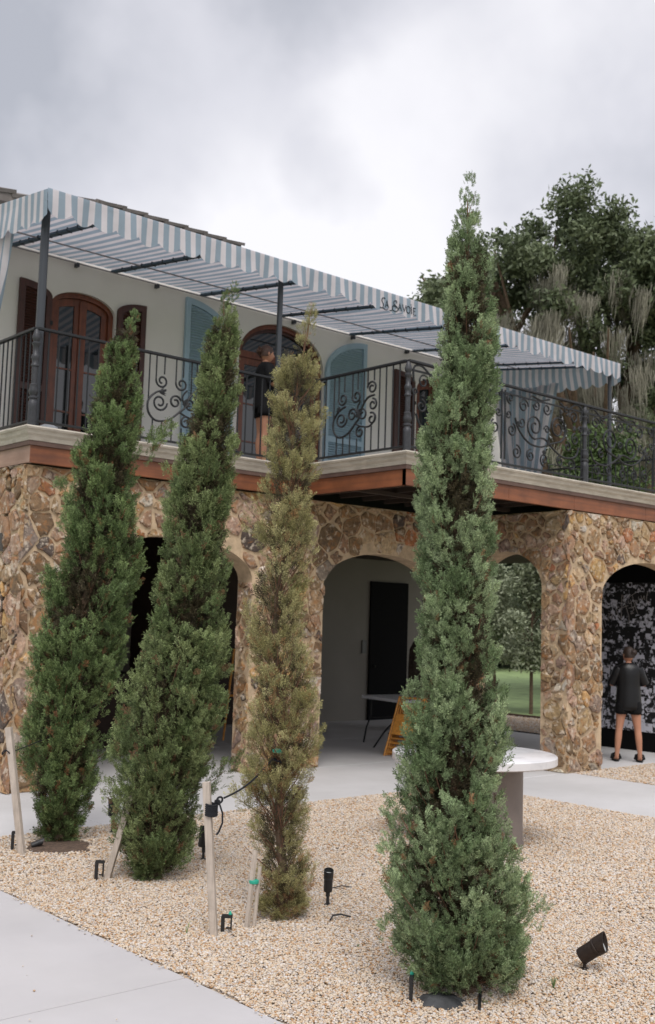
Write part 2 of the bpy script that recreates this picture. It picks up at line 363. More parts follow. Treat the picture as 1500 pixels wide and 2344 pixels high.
pth = struct(MB().box(10.25, 12.39, -8, 9.06, -.06, -.03).build('path', M_soil))
for a, b in ((-4, -1.4), (-1.4, 1.2), (1.2, 3.8), (3.8, 6.4), (6.4, 9.05)):
    slab(pth, 10.24, 12.4, a+.004, b-.004, M_conc2)

# pebbles
peb_col = bpy.data.collections.new('pebbles')
for i in range(6):
    bm = bmesh.new(); bmesh.ops.create_icosphere(bm, subdivisions=1 if i else 2, radius=.0070)
    rr = random.Random(i)
    sx, sy, sz = rr.uniform(.8, 1.25), rr.uniform(.75, 1.1), rr.uniform(.5, .75)
    for v in bm.verts:
        v.co *= rr.uniform(.86, 1.14); v.co.x *= sx; v.co.y *= sy; v.co.z *= sz
    for f in bm.faces: f.smooth = True
    me = bpy.data.meshes.new('pebble'); bm.to_mesh(me); bm.free(); me.materials.append(M_pebble)
    peb_col.objects.link(bpy.data.objects.new('pebble', me))
def pebble_layer(name, quads, dens, smin, smax, seed, z=-.006):
    vs = []; fs = []
    for q in quads:
        o = len(vs); vs += [(x_, y_, z) for x_, y_ in q]; fs.append(tuple(range(o, o+len(q))))
    me = bpy.data.meshes.new(name); me.from_pydata(vs, [], fs); me.update(); o = link_mesh(name, me, M_pebble)
    ng = bpy.data.node_groups.new(name, 'GeometryNodeTree'); ng.interface.new_socket('Geometry', in_out='INPUT', socket_type='NodeSocketGeometry'); ng.interface.new_socket('Geometry', in_out='OUTPUT', socket_type='NodeSocketGeometry')
    gi = ng.nodes.new('NodeGroupInput'); go = ng.nodes.new('NodeGroupOutput')
    d = node(ng, 'GeometryNodeDistributePointsOnFaces'); d.inputs['Density'].default_value = dens; d.inputs['Seed'].default_value = seed
    ci = node(ng, 'GeometryNodeCollectionInfo'); ci.inputs['Collection'].default_value = peb_col; ci.inputs['Separate Children'].default_value = True; ci.inputs['Reset Children'].default_value = True
    ip = node(ng, 'GeometryNodeInstanceOnPoints'); ip.inputs['Pick Instance'].default_value = True
    rv = node(ng, 'FunctionNodeRandomValue', data_type='FLOAT_VECTOR'); rv.inputs[0].default_value = (-.5, -.5, 0); rv.inputs[1].default_value = (.5, .5, 6.283)
    rs = node(ng, 'FunctionNodeRandomValue', data_type='FLOAT'); rs.inputs[2].default_value = smin; rs.inputs[3].default_value = smax; rs.inputs['Seed'].default_value = 5
    rz = node(ng, 'FunctionNodeRandomValue', data_type='FLOAT_VECTOR'); rz.inputs[0].default_value = (0, 0, 0); rz.inputs[1].default_value = (0, 0, .012)
    sp = node(ng, 'GeometryNodeSetPosition')
    ng.links.new(gi.outputs[0], d.inputs['Mesh']); ng.links.new(d.outputs['Points'], sp.inputs['Geometry']); ng.links.new(rz.outputs[0], sp.inputs['Offset'])
    ng.links.new(sp.outputs[0], ip.inputs['Points']); ng.links.new(ci.outputs[0], ip.inputs['Instance'])
    e2r = node(ng, 'FunctionNodeEulerToRotation'); ng.links.new(rv.outputs[0], e2r.inputs[0]); ng.links.new(e2r.outputs[0], ip.inputs['Rotation']); ng.links.new(rs.outputs[1], ip.inputs['Scale'])
    ng.links.new(ip.outputs[0], go.inputs[0])
    md = o.modifiers.new('scatter', 'NODES'); md.node_group = ng; o['kind'] = 'stuff'; return o
def wob(x0, y0, y1, n=40, a=.025):
    return [(x0 + RNG.uniform(-a, a), y0+(y1-y0)*i/n) for i in range(n+1)]
near = [wob(3.505, 2.6, 7.6) + [(6.2, 7.6), (6.6, 2.6)]]
pebble_layer('gravel_near', near, 12500, .75, 1.4, 1)
pebble_layer('gravel_far', [[(6.6, 2.6), (6.2, 7.6), (3.505, 7.6), (3.505, 9.055), (10.235, 9.055), (10.235, 4.2), (8, 2.6)]], 5600, 1.0, 1.7, 2)
pebble_layer('gravel_side', [[(12.405, 6.0), (12.405, 9.055), (15.2, 9.055), (15.2, 6.0)]], 2600, 1.2, 2.1, 3)
pebble_layer('stray_pebbles', [[(3.44, 2.6), (3.44, 9), (3.5, 9), (3.5, 2.6)]], 420, .7, 1.1, 4, .004)
pebble_layer('scattered_pebbles', [[(1.6, 2.6), (1.6, 9), (3.44, 9), (3.44, 2.6)]], 5, .6, 1.0, 6, .003)
pebble_layer('gravel_behind', [[(16.32, 9.5), (16.32, 17.5), (18.98, 17.5), (18.98, 9.5)]], 900, 1.8, 3.0, 9)

# ------------------------------------------------------------------ cypress trees
def spray_template(seed, nb, sub, wid=.052):
    r = random.Random(seed); Q = []; tone = []
    def kite(p, d, l, w, nrm, tn):
        p = Vector(p); d = Vector(d).normalized(); sd = d.cross(nrm).normalized()
        if r.random() < .5: Q.append([p-sd*w*.75, p+d*l, p+sd*w*.75])
        else: Q.append([p, p+d*l*.92+sd*w*.85, p+d*l-sd*w*.7])
        tone.append(tn*r.choice((.55, .75, .95, 1.15, 1.4)))
    nrm = Vector((0, 0, 1))
    kite((0, 0, 0), (0, 1, 0), .55, wid*.45, nrm, .55); kite((0, .45, 0), (0, 1, .05), .55, wid*.8, nrm, 1.05)
    for i in range(nb):
        t = .06 + .86*i/nb; sg = 1 if i % 2 else -1; ang = radians(r.uniform(26, 48)); L_ = .50*(1-.55*t)*r.uniform(.75, 1.15)
        zz = r.uniform(-.55, .55); d = Vector((sg*sin(ang), cos(ang), zz*.6)).normalized(); p = Vector((0, t, 0)); nn = Vector((r.uniform(-.6, .6), r.uniform(-.3, .3), 1)).normalized()
        kite(p, d, L_, wid*.8, nn, .9)
        for j in range(sub):
            u = .25+.6*j/sub; s2 = 1 if j % 2 else -1; q = p + d*L_*u
            d2 = (Matrix.Rotation(s2*radians(r.uniform(28, 50)), 3, nn) @ d + Vector((0, .1, r.uniform(-.45, .45)))).normalized()
            kite(q, d2, L_*.52*r.uniform(.7, 1.2), wid*.85, Vector((r.uniform(-.8, .8), r.uniform(-.5, .5), 1)).normalized(), 1.08)
    return np.array([[tuple(v) for v in q] for q in Q], np.float32), np.array(tone, np.float32)
RH = np.array([cos(.72051), -sin(.72051), 0])   # horizontal direction along which the crowns lean
def cypress(label, base, rows, nplume, per, length, tmpl, cols, seed, size=(.06, .09), dead=0., gap=0., strays=(), trunk_r=.05, droop=0., twigs=.5, inner=.30):
    rg = np.random.default_rng(seed); B = np.array([base[0], base[1], 0.])
    root = thing('cypress_tree', label, 'tree', (base[0], base[1], 0), 'slender cypress trees in the gravel bed')
    rows = sorted(rows); Z = np.array([r[0] for r in rows]); S = np.array([r[1] for r in rows]); R = np.array([r[2] for r in rows]); H = Z[-1]
    fs_ = lambda z: np.interp(z, Z, S); fr = lambda z: np.interp(z, Z, R)
    zz = np.linspace(.03, H-.03, 400); pr_ = fr(zz)**.85+.02; pr_ /= pr_.sum()
    P0 = []; P1 = []; P2 = []; RAD = []; KIND = []
    z = rg.choice(zz, nplume, p=pr_)+rg.uniform(-.01, .01, nplume); ph = rg.uniform(0, 2*pi, nplume)
    lump = .86+.20*np.sin(ph*2+z*3.1)*np.sin(z*6.3+ph)+rg.uniform(-.14, .12, nplume)
    tips = [(z[i], ph[i], min(1.0, lump[i]), 0) for i in range(nplume)]
    for st in strays: tips.append(st+(1,))
    tips.append((H, 0, .05, 1))
    for zt, p, k, st in tips:
        Rt = max(fr(zt)-size[0]*.35, .008) if not st else fr(zt); a = np.array([cos(p), sin(p), 0])
        tip = B + RH*fs_(zt) + a*Rt*k; tip[2] = zt
        Ln = min(length, .10+1.1*Rt)*rg.uniform(.7, 1.15)
        z0 = max(.06, zt-Ln*rg.uniform(.75, .95)*(1-droop*rg.uniform(.2, 1))); k0 = rg.uniform(.1, .4)*k
        p0 = p+rg.normal(0, .35); s0 = B+RH*fs_(z0)+np.array([cos(p0), sin(p0), 0])*fr(z0)*k0; s0[2] = z0
        mid = (s0+tip)/2+a*Ln*.10; mid[2] -= Ln*.03
        P0.append(s0); P1.append(mid); P2.append(tip); RAD.append(min(.105, .018+Ln*.19)); KIND.append(Ln)
    P0, P1, P2, RAD, KIND = map(np.array, (P0, P1, P2, RAD, KIND)); n = len(P0)
    hole = rg.uniform(0, 1, n) < gap*np.clip(1.25-P2[:, 2]/H, 0, 1)*1.6; hole[-1] = False
    idx = np.repeat(np.arange(n)[~hole], per); M = len(idx)
    t = 1-rg.beta(1.1, 1.9, M)*.85; T_ = t[:, None]
    pos = (1-T_)**2*P0[idx]+2*T_*(1-T_)*P1[idx]+T_**2*P2[idx]
    tan = 2*(1-T_)*(P1-P0)[idx]+2*T_*(P2-P1)[idx]; tan /= np.linalg.norm(tan, axis=1)[:, None]+1e-9
    off = rg.normal(0, 1, (M, 3)); off -= tan*(off*tan).sum(1)[:, None]; off /= np.linalg.norm(off, axis=1)[:, None]+1e-9
    rad = RAD[idx]*np.sqrt(rg.uniform(0, 1, M))*(1-.75*t**3)
    ax = tan*1.0+off*.55+np.array([0, 0, .42-droop*.6])+rg.normal(0, .16, (M, 3))
    pos = pos+off*rad[:, None]-tan*size[0]*.55
    pcol = rg.uniform(0, 1, n)[idx]
    # inner foliage filling the core
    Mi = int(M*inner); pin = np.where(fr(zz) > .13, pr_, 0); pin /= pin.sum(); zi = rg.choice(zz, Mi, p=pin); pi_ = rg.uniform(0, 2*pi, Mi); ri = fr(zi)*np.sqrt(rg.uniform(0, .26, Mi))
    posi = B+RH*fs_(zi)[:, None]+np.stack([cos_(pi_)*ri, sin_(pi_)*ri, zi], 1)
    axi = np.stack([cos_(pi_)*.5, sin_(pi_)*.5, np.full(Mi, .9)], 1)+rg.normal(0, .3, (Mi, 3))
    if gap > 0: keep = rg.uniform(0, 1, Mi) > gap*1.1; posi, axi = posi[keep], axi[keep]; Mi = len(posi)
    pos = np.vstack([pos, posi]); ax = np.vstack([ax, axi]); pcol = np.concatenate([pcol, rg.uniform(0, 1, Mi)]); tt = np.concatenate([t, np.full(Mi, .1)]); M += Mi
    ax /= np.linalg.norm(ax, axis=1)[:, None]; nr = rg.normal(0, 1, (M, 3)); nr -= ax*(nr*ax).sum(1)[:, None]; nr /= np.linalg.norm(nr, axis=1)[:, None]
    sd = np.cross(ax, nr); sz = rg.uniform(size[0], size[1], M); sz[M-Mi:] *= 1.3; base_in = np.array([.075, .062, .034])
    topf = np.clip((H-pos[:, 2])/.5, .45, 1); sz *= topf
    # colour: growth tips paler, inside older, browner and darkened to paint in shade; plume to plume variation
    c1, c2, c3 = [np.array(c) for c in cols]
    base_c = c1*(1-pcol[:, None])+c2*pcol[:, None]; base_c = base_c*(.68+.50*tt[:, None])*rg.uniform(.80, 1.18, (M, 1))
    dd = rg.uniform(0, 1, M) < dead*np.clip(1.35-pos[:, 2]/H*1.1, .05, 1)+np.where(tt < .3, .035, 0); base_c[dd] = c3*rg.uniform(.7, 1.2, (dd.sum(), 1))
    base_c[M-Mi:] = base_in*rg.uniform(.7, 1.3, (Mi, 1))     # old brown foliage, coloured extra dark so gaps between tufts read as shade
    Vs = []; Fs = []; Cs = []; o = 0; which = rg.integers(0, len(tmpl), M)
    for w, (Q, tone) in enumerate(tmpl):
        s = which == w; m = s.sum(); K = len(Q); q = Q.reshape(-1, 3)
        v = pos[s][:, None, :]+(sd[s][:, None, :]*q[None, :, 0:1]+ax[s][:, None, :]*q[None, :, 1:2]+nr[s][:, None, :]*q[None, :, 2:3])*sz[s][:, None, None]
        c = base_c[s][:, None, :]*np.repeat(tone, 3)[None, :, None]
        Vs.append(v.reshape(-1, 3)); Cs.append(c.reshape(-1, 3)); Fs.append(np.arange(m*K*3).reshape(-1, 3)+o); o += m*K*3
    V = np.vstack(Vs); V[:, 2] = np.maximum(V[:, 2], .004)
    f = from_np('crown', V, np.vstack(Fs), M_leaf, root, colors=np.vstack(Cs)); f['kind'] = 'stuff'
    tw = MB()
    for i in range(n):
        if hole[i] and droop == 0: continue
        if rg.uniform() > twigs: continue
        r0 = .0022+.006*KIND[i]; pts = [P0[i], P0[i]*.25+P1[i]*.5+P2[i]*.25, P1[i]*.36+P0[i]*.04+P2[i]*.6]
        ctr = B+RH*fs_(P0[i][2]-.1); ctr[2] = max(0.03, P0[i][2]-.14)
        tw.tube([ctr]+pts, [r0*1.2, r0, r0*.7, r0*.3], 4, False)
    t_ = tw.build('branch', M_twig, root); t_['kind'] = 'stuff'
    tb = MB(); zs = np.linspace(-.03, H*.93, 12); tb.tube([B+RH*fs_(max(a, 0))+np.array([rg.normal(0, .006), rg.normal(0, .006), a]) for a in zs], [trunk_r*(1-.93*i/11) for i in range(12)], 8)
    tb.build('trunk', M_bark, root, smooth=True)
    return root
cos_, sin_ = np.cos, np.sin
TA = [spray_template(i, 11, 3) for i in range(5)]
TBm = [spray_template(20+i, 9, 3, .055) for i in range(5)]
TC = [spray_template(40+i, 9, 2, .040) for i in range(5)]
R1 = [[4.668,.438,.068],[4.447,.404,.132],[4.286,.359,.165],[4.087,.349,.184],[3.889,.324,.207],[3.691,.291,.261],[3.495,.282,.26],[3.299,.263,.308],[3.105,.253,.346],[2.911,.234,.336],[2.719,.273,.344],[2.528,.305,.367],[2.335,.241,.425],[2.142,.178,.409],[1.951,.112,.427],[1.761,.078,.432],[1.572,.071,.422],[1.385,.066,.406],[1.197,.042,.363],[1.01,.001,.357],[.825,.021,.366],[.641,.031,.346],[.457,.012,.318],[.273,-.002,.267],[.091,.01,.208],[-.017,.038,.13]]
R2 = [[4.57,.431,.051],[4.365,.381,.103],[4.189,.359,.125],[4.014,.344,.136],[3.84,.317,.17],[3.668,.332,.178],[3.495,.305,.195],[3.322,.278,.228],[3.151,.268,.244],[2.981,.267,.252],[2.811,.245,.29],[2.642,.234,.298],[2.474,.248,.301],[2.307,.228,.284],[2.139,.202,.3],[1.972,.175,.332],[1.806,.158,.366],[1.641,.15,.397],[1.476,.119,.434],[1.312,.092,.442],[1.149,.079,.444],[.987,.066,.43],[.825,.049,.405],[.663,.035,.392],[.502,-.002,.364],[.342,-.008,.35],[.184,.003,.32],[.025,.007,.203],[-.013,.001,.097]]
R3 = [[4.122,.105,.038],[3.967,.098,.08],[3.813,.073,.109],[3.659,.045,.151],[3.476,.025,.176],[3.324,.007,.206],[3.173,.013,.198],[3.023,.009,.197],[2.873,.007,.204],[2.724,.004,.211],[2.575,-.013,.233],[2.427,-.011,.215],[2.279,-.02,.191],[2.131,-.048,.202],[1.984,-.081,.217],[1.839,-.071,.22],[1.695,-.044,.219],[1.551,-.018,.255],[1.408,.005,.295],[1.264,-.005,.28],[1.122,.016,.286],[.981,.034,.264],[.838,0.,.274],[.697,-.01,.23],[.557,-.001,.205],[.417,.021,.208],[.279,.046,.207],[.14,.055,.174],[.015,.028,.142]]
R4 = [[4.52,-.002,.014],[4.417,.011,.047],[4.288,.004,.071],[4.159,-.006,.091],[4.031,.001,.113],[3.879,.005,.146],[3.727,.005,.153],[3.575,.012,.164],[3.475,.001,.188],[3.349,-.004,.193],[3.224,-.007,.187],[3.1,-.02,.195],[2.976,-.034,.211],[2.852,-.043,.229],[2.73,-.038,.235],[2.608,-.038,.24],[2.486,-.034,.23],[2.365,-.028,.221],[2.245,-.02,.219],[2.125,-.019,.225],[2.005,-.019,.246],[1.886,-.017,.257],[1.767,-.017,.266],[1.648,-.021,.272],[1.53,-.022,.28],[1.413,-.026,.297],[1.296,-.032,.312],[1.179,-.034,.324],[1.063,-.029,.34],[.948,-.023,.359],[.833,-.02,.376],[.719,-.01,.407],[.605,-.002,.426],[.492,.03,.417],[.379,.036,.405],[.266,.038,.381],[.153,.039,.349],[.042,.046,.255]]
AZR, AZL = -.72, pi-.72      # azimuths that point screen-right / screen-left
cypress('bushy green cypress leaning right, leftmost in the row, before the stone corner', (4.596, 8.647), R1, 330, 29, .52, TBm,
        ((.100, .150, .055), (.20, .27, .105), (.24, .125, .06)), 3, size=(.07, .11), dead=.05, strays=((3.62, AZR, 2.1), (3.57, AZR+.3, 1.7), (.95, AZR, 1.55), (3.1, AZL, 1.15), (.75, AZL, 1.25)), trunk_r=.07, twigs=.35)
cypress('dense green cypress leaning right, second from the left, beside the thin brown one', (4.569, 7.085), R2, 400, 28, .50, TBm,
        ((.110, .155, .058), (.24, .29, .125), (.23, .13, .07)), 4, size=(.062, .095), dead=.035, strays=((.92, AZR, 1.45), (.86, AZR+.2, 1.35), (3.1, AZL, 1.25), (.7, AZL, 1.15)), trunk_r=.07, twigs=.35)
cypress('thin olive-brown dying cypress with sparse twiggy foliage, roped to a wooden stake', (4.63, 5.705), R3, 350, 25, .36, TC,
        ((.25, .235, .095), (.38, .35, .17), (.33, .19, .09)), 5, size=(.055, .088), dead=.12, gap=.28, strays=((2.72, AZL, 1.5), (2.68, AZL+.2, 1.3), (2.2, AZL, 1.2), (1.25, AZR, 1.15), (.8, AZL, 1.25), (.5, AZL, 1.3)), trunk_r=.034, droop=.25, twigs=.6, inner=.22)
cypress('tallest-looking blue-green pointed cypress, nearest to the camera, in front of the round marble table', (4.518, 4.038), R4, 390, 33, .50, TA,
        ((.135, .195, .088), (.31, .385, .21), (.25, .14, .07)), 6, size=(.050, .078), dead=.02, strays=((.5, AZR, 1.1), (.36, AZL, 1.08)), trunk_r=.06, twigs=.6)
# mulch rings and exposed landscape fabric at the tree feet
def patch(name, cx, cy, r, m, z0, z1, n=22, seed=0, sq=1., parent=None):
    rg = random.Random(seed); vs = [(cx, cy, z1)]; k = n
    for i in range(k):
        w = 2*pi*i/k; q = r*rg.uniform(.75, 1.15); vs.append((cx+q*cos(w), cy+q*sin(w)*sq, z0))
    for i in range(k):
        w = 2*pi*i/k; q = r*.6*rg.uniform(.85, 1.1); vs.append((cx+q*cos(w), cy+q*sin(w)*sq, z1-rg.uniform(0, .01)))
    fs = [(0, k+1+i, k+1+(i+1) % k) for i in range(k)]+[(1+i, 1+(i+1) % k, k+1+(i+1) % k, k+1+i) for i in range(k)]
    b = MB().add(vs, fs); return b.build(name, m, parent, smooth=True)
struct(patch('mulch_ring', 4.50, 8.42, .36, M_soil, -.005, .022, seed=1))
tag(patch('landscape_fabric', 4.335, 3.955, .125, M_fabw, .004, .034, seed=5, sq=1., n=30), 'dark bare patch of landscape fabric at the foot of the nearest cypress', 'landscape fabric')
tag(MB().obox((4.477, 3.825, .016), (.24, .016, .022), Matrix.Rotation(.69, 3, 'Z')).build('dark_gap_strip', M_plast), 'dark gap in the gravel beside the landscape fabric, drawn as a black strip', 'dark gap')  # black strip added to paint the dark gap in the gravel

# ------------------------------------------------------------------ stakes, rope, emitters, spotlights
def stake(label, b, t, w=.038):
    b = Vector(b); t = Vector(t); d = (t-b).normalized(); q = d.to_track_quat('Z', 'X').to_matrix() @ Matrix.Rotation(-.15, 3, 'Z')
    l = (t-b).length+.05; c = (b+t)/2-d*.025; hx = w/2; c0 = 0.003
    ring = [(-hx+c0, -hx), (hx-c0, -hx), (hx, -hx+c0), (hx, hx-c0), (hx-c0, hx), (-hx+c0, hx), (-hx, hx-c0), (-hx, -hx+c0)]
    m = MB(); m.prism(ring, lambda u, v, dd: c + q @ Vector((u, v, dd)), -l/2, l/2)
    return tag(m.build('wooden_stake', M_stake, loc=tuple(b)), label, 'stake', 'wooden stakes bracing the cypresses')
stake('leaning wooden stake at far left with a thin black tie, before the bushy cypress', (4.125, 8.331, 0), (4.002, 8.439, .997), .05)
stake('wooden stake tilting into the second cypress from the left, its top lost in foliage', (4.263, 7.224, 0), (4.38, 7.12, .62), .045)
s3 = stake('upright wooden stake wrapped with coiled black rope, between second and third cypress', (4.071, 5.602, 0), (4.008, 5.657, .917), .044)
stk4 = stake('slim pale stake leaning on the trunk of the thin brown cypress', (4.344, 5.632, 0), (4.405, 5.65, .46), .026)
stake('shorter slim stake strapped behind the pale one on the brown cypress', (4.385, 5.61, 0), (4.44, 5.64, .36), .020)
tag(MB().tube([(4.00+.038*cos(w), 8.44+.038*sin(w), .80+.02*sin(2*w)) for w in np.linspace(0, 2*pi, 14)], .005, 5).tube([(4.03, 8.42, .8), (4.2, 8.5, .83), (4.5, 8.6, .9)], .004, 5).build('tie_cord', M_rope), 'thin black cord tying the far left stake to its cypress', 'cord')
rp_ = MB(); a0 = Vector((4.035, 5.633, .76)); pts = []
for i in range(96):
    w = i/16*2*pi; pts.append(a0+Vector((.036*cos(w), .036*sin(w), -.045+i/96*.075+.008*sin(w))))
rp_.tube(pts, .0072, 6)
rp_.lathe(a0+Vector((.03, -.02, .035)), [(.004, -.02), (.018, -.012), (.02, 0), (.017, .014), (.004, .02)], 8)
loop = [a0+Vector((.04+.03*cos(w)*.9, -.03+.008*cos(w), .05+.018*sin(w))) for w in np.linspace(0, 2*pi, 14)]; rp_.tube(loop, .0065, 6)
st_, en_ = Vector((4.105, 5.60, .82)), Vector((4.55, 5.69, 1.02)); rp_.tube([st_.lerp(en_, t)+Vector((0, 0, -.035*sin(pi*t))) for t in np.linspace(0, 1, 12)], .006, 6)
rp_.tube([a0+Vector(v) for v in ((.035, -.035, .03), (.055, -.045, -.03), (.06, -.04, -.09), (.04, -.035, -.14), (.025, -.03, -.16))], .0062, 6)
rp_.tube([(4.55, 5.69, 1.02), (4.60, 5.66, 1.0), (4.63, 5.72, 1.01), (4.58, 5.74, 1.02), (4.55, 5.69, 1.02)], .006, 6)
tag(rp_.build('rope', M_rope, smooth=True), 'black braided rope coiled round the stake and stretched to the brown cypress trunk', 'rope')
def ribbon(label, p, r):
    tag(MB().lathe(p, [(r, -.012), (r+.004, -.008), (r+.004, .008), (r, .012)], 12).build('green_tape', M_green), label, 'plant tape', 'green plant ties')
ribbon('green tape low around the slim stakes and trunk of the brown cypress', (4.395, 5.64, .27), .028)
ribbon('green tape higher up around the brown cypress trunk, beside the rope', (4.60, 5.70, 1.07), .03)
def emitter(label, p, rz, cap=False, h=.10):
    e_ = thing('drip_emitter', label, 'irrigation emitter', p, 'black drip emitters in the gravel')
    q = Matrix.Rotation(rz, 3, 'Z'); P = Vector(p)
    m = MB(); m.obox(P+q @ Vector((-.026, 0, h/2-.01)), (.022, .018, h+.02), q); m.obox(P+q @ Vector((.026, 0, h*.55)), (.009, .014, h*.7), q)
    m.obox(P+q @ Vector((0, 0, h)), (.066, .022, .02), q); m.obox(P+q @ Vector((.010, 0, h*.3)), (.03, .01, .008), q)
    m.build('bracket', M_plast, e_)
    if cap: MB().lathe(P+q @ Vector((.018, 0, h+.008)), [(.010, 0), (.011, .008), (.006, .018), (.003, .024)], 8).build('nozzle', M_green, e_)
emitter('small black drip emitter bracket beside the foot of the roped stake', (4.165, 5.60, 0), -.75, True)
emitter('black drip emitter bracket left of the tilted stake under the second cypress', (4.20, 7.225, 0), -.9, False, .13)
emitter('black drip emitter bracket behind the foot of the far left stake', (4.15, 8.50, 0), -.75, False, .14)
emitter('slim black emitter with a green nozzle, left of the landscape fabric patch', (4.235, 4.08, 0), .7, True, .11)
def spotlight(name_label, p, aim, length=.17, r=.042, stem=.06, m=None):
    m = m or M_bronze
    s_ = thing('garden_spotlight', name_label, 'spotlight', p, 'ground spotlights in the gravel'); P = Vector(p)
    a = Vector(aim).normalized(); q = a.to_track_quat('Z', 'Y').to_matrix(); hub = P+Vector((0, 0, stem)); c = hub + a*.0 + Vector((0, 0, r*.55))
    MB().lathe(P, [(.022, -.02), (.024, .008), (.012, .012), (.010, stem*.55), (.015, stem*.6), (.015, stem), (.006, stem+.015)], 10).build('stem', m, s_, smooth=True)
    b = MB(); b.lathe(c-a*.03, [(r*.5, 0), (r*.86, .004), (r*.9, .02), (r*.9, length*.45), (r*.98, length*.46), (r*.98, length*.5), (r*.93, length*.51), (r*.93, length*.54), (r, length*.55), (r, length*.60)], 20, rot=q)
    b.build('housing', m, s_, smooth=True)
    # angled glare hood: open tube, longer on its upper side
    n = 24; vs = []; fs = []
    for k, (rr, base) in enumerate(((r, length*.59), (r, None), (r*.93, None), (r*.93, length*.59))):
        for j in range(n):
            w = 2*pi*j/n; u = Vector((rr*cos(w), rr*sin(w), 0)); wu = (q @ u).normalized().z
            h = base if base is not None else length*(.76+.13*wu)
            vs.append(c-a*.03+q @ (u+Vector((0, 0, h))))
    for k in range(3):
        for j in range(n): fs.append((k*n+j, k*n+(j+1) % n, (k+1)*n+(j+1) % n, (k+1)*n+j))
    MB().add(vs, fs).build('hood', m, s_, smooth=True)
    MB().lathe(c-a*.03, [(r*.9, length*.61), (r*.9, length*.63), (r*.5, length*.645), (.001, length*.65)], 20, rot=q).build('lens', M_lens, s_, smooth=True)
    return s_
spotlight('bronze tube spotlight tilted to the right, alone on the gravel at lower right', (5.40, 3.84, 0), (.32, -.80, .66), .23, .052, .055)
spotlight('black spotlight pointing up, right of the brown cypress', (5.118, 5.741, 0), (-.12, -.16, 1), .20, .034, .10, M_plast)
spotlight('black spotlight half hidden behind the roped stake', (5.22, 7.37, 0), (.10, -.05, 1), .21, .05, .10, M_plast)
spotlight('black spotlight between the first and second cypress, half covered by foliage', (5.18, 8.73, 0), (.1, .1, 1), .20, .05, .14, M_plast)
spotlight('small dark spotlight just right of the nearest cypress base', (4.98, 4.02, 0), (-.3, .1, .8), .12, .032, .03, M_plast)
spotlight('black spotlight lying low behind the far left stake', (4.30, 8.46, 0), (.8, -.3, .30), .13, .026, .02, M_plast)
# hose end, weeds, dead leaves
tag(MB().tube([(4.86, 5.42, .012), (4.90, 5.44, .03), (4.96, 5.43, .03), (5.02, 5.40, .012)], .006, 6).build('drip_hose', M_plast), 'short loop of black drip hose right of the brown cypress foot', 'hose')
tag(MB().tube([(5.42, 6.05, .012), (5.5, 6.02, .024), (5.58, 6.0, .008)], .004, 5).build('drip_hose', M_plast), 'short black hose end lying right of the black spotlight', 'hose')
def weed(label, p, n, h, seed):
    rg = random.Random(seed); m = MB(); P = Vector(p)
    for i in range(n):
        w = rg.uniform(0, 2*pi); l = h*rg.uniform(.6, 1.1); d = Vector((cos(w), sin(w), 0))*l*rg.uniform(.2, .7); s = Vector((-sin(w), cos(w), 0))*.0025
        a, b, c = P, P+d*.4+Vector((0, 0, l*.7)), P+d+Vector((0, 0, l*rg.uniform(.5, .95)))
        m.add([a-s, a+s, b+s, b-s, c], [(0, 1, 2, 3), (3, 2, 4)])
    tag(m.build('weed', mat('weed_green', (.14, .22, .07), .6), loc=p), label, 'weed')
weed('small grassy weed right of the nearest cypress base', (4.98, 3.74, 0), 11, .09, 3)
weed('single thin green weed left of the roped stake', (3.95, 5.72, 0), 3, .10, 4)
weed('tiny weed tuft in front of the nearest cypress on the left', (4.62, 4.9, 0), 5, .03, 5)
def dead_leaves():
    rg = random.Random(5); vs = []; fs = []
    for i in range(70):
        x_, y_ = rg.uniform(3.6, 6.2), rg.uniform(3.2, 8.6); s = rg.uniform(.008, .022); w = rg.uniform(0, 6.3); z = .014+rg.uniform(0, .006); o = len(vs)
        vs += [(x_+s*cos(w), y_+s*sin(w), z), (x_+s*.4*cos(w+1.57), y_+s*.4*sin(w+1.57), z+.004), (x_-s*cos(w), y_-s*sin(w), z+.006), (x_-s*.4*cos(w+1.57), y_-s*.4*sin(w+1.57), z+.003)]; fs.append((o, o+1, o+2, o+3))
    o = MB().add(vs, fs).build('fallen_leaves', M_dead); o['kind'] = 'stuff'
dead_leaves()

# ------------------------------------------------------------------ the house
ZD, ZB = 3.95, 3.56           # deck top, underside of the edge beam
CX, CY, JX, JY, XE = 5.283, 11.012, 9.064, 9.001, 17.4
house = thing('stone_house', 'two storey house with rubble stone arcade below and white plaster walls behind a balcony', 'house', (9, 12, 0))
def arch_z(u, A):
    for a0, a1, sp_, cr in A:
        if a0 < u < a1:
            c = (a0+a1)/2; h = (a1-a0)/2; return sp_+(cr-sp_)*sqrt(max(0, 1-((u-c)/h)**2))
    return 0.
def arch_wall(name, u0, u1, ztop, A, fn, thick, parent, m):
    us = [u0]; 
    cuts = sorted({u0, u1} | {round(x_, 4) for a in A for x_ in a[:2]})
    seg = []
    for a, b in zip(cuts[:-1], cuts[1:]):
        k = 28 if any(abs(a-q[0]) < 1e-3 for q in A) else 1
        if k > 1: uu = [(a+b)/2-(b-a)/2*cos(pi*i/k) for i in range(k+1)]
        else: uu = [a, b]
        seg += [(uu[i], uu[i+1], k > 1) for i in range(len(uu)-1)]
    mb = MB()
    for a, b, isa in seg:
        za, zb_ = (0., 0.)
        if isa:
            za = arch_z(min(max(a, a+1e-5), b), A); zb_ = arch_z(b-1e-5, A)
        p = [(a, za), (b, zb_), (b, ztop), (a, ztop)]
        mb.prism(p, fn, 0, thick)
    return mb.build(name, m, parent)
A_front = [(6.22, 8.47, 2.42, 2.90), (9.68, 11.95, 2.42, 2.90)]
A_side = [(9.47, 10.72, 2.48, 2.99)]
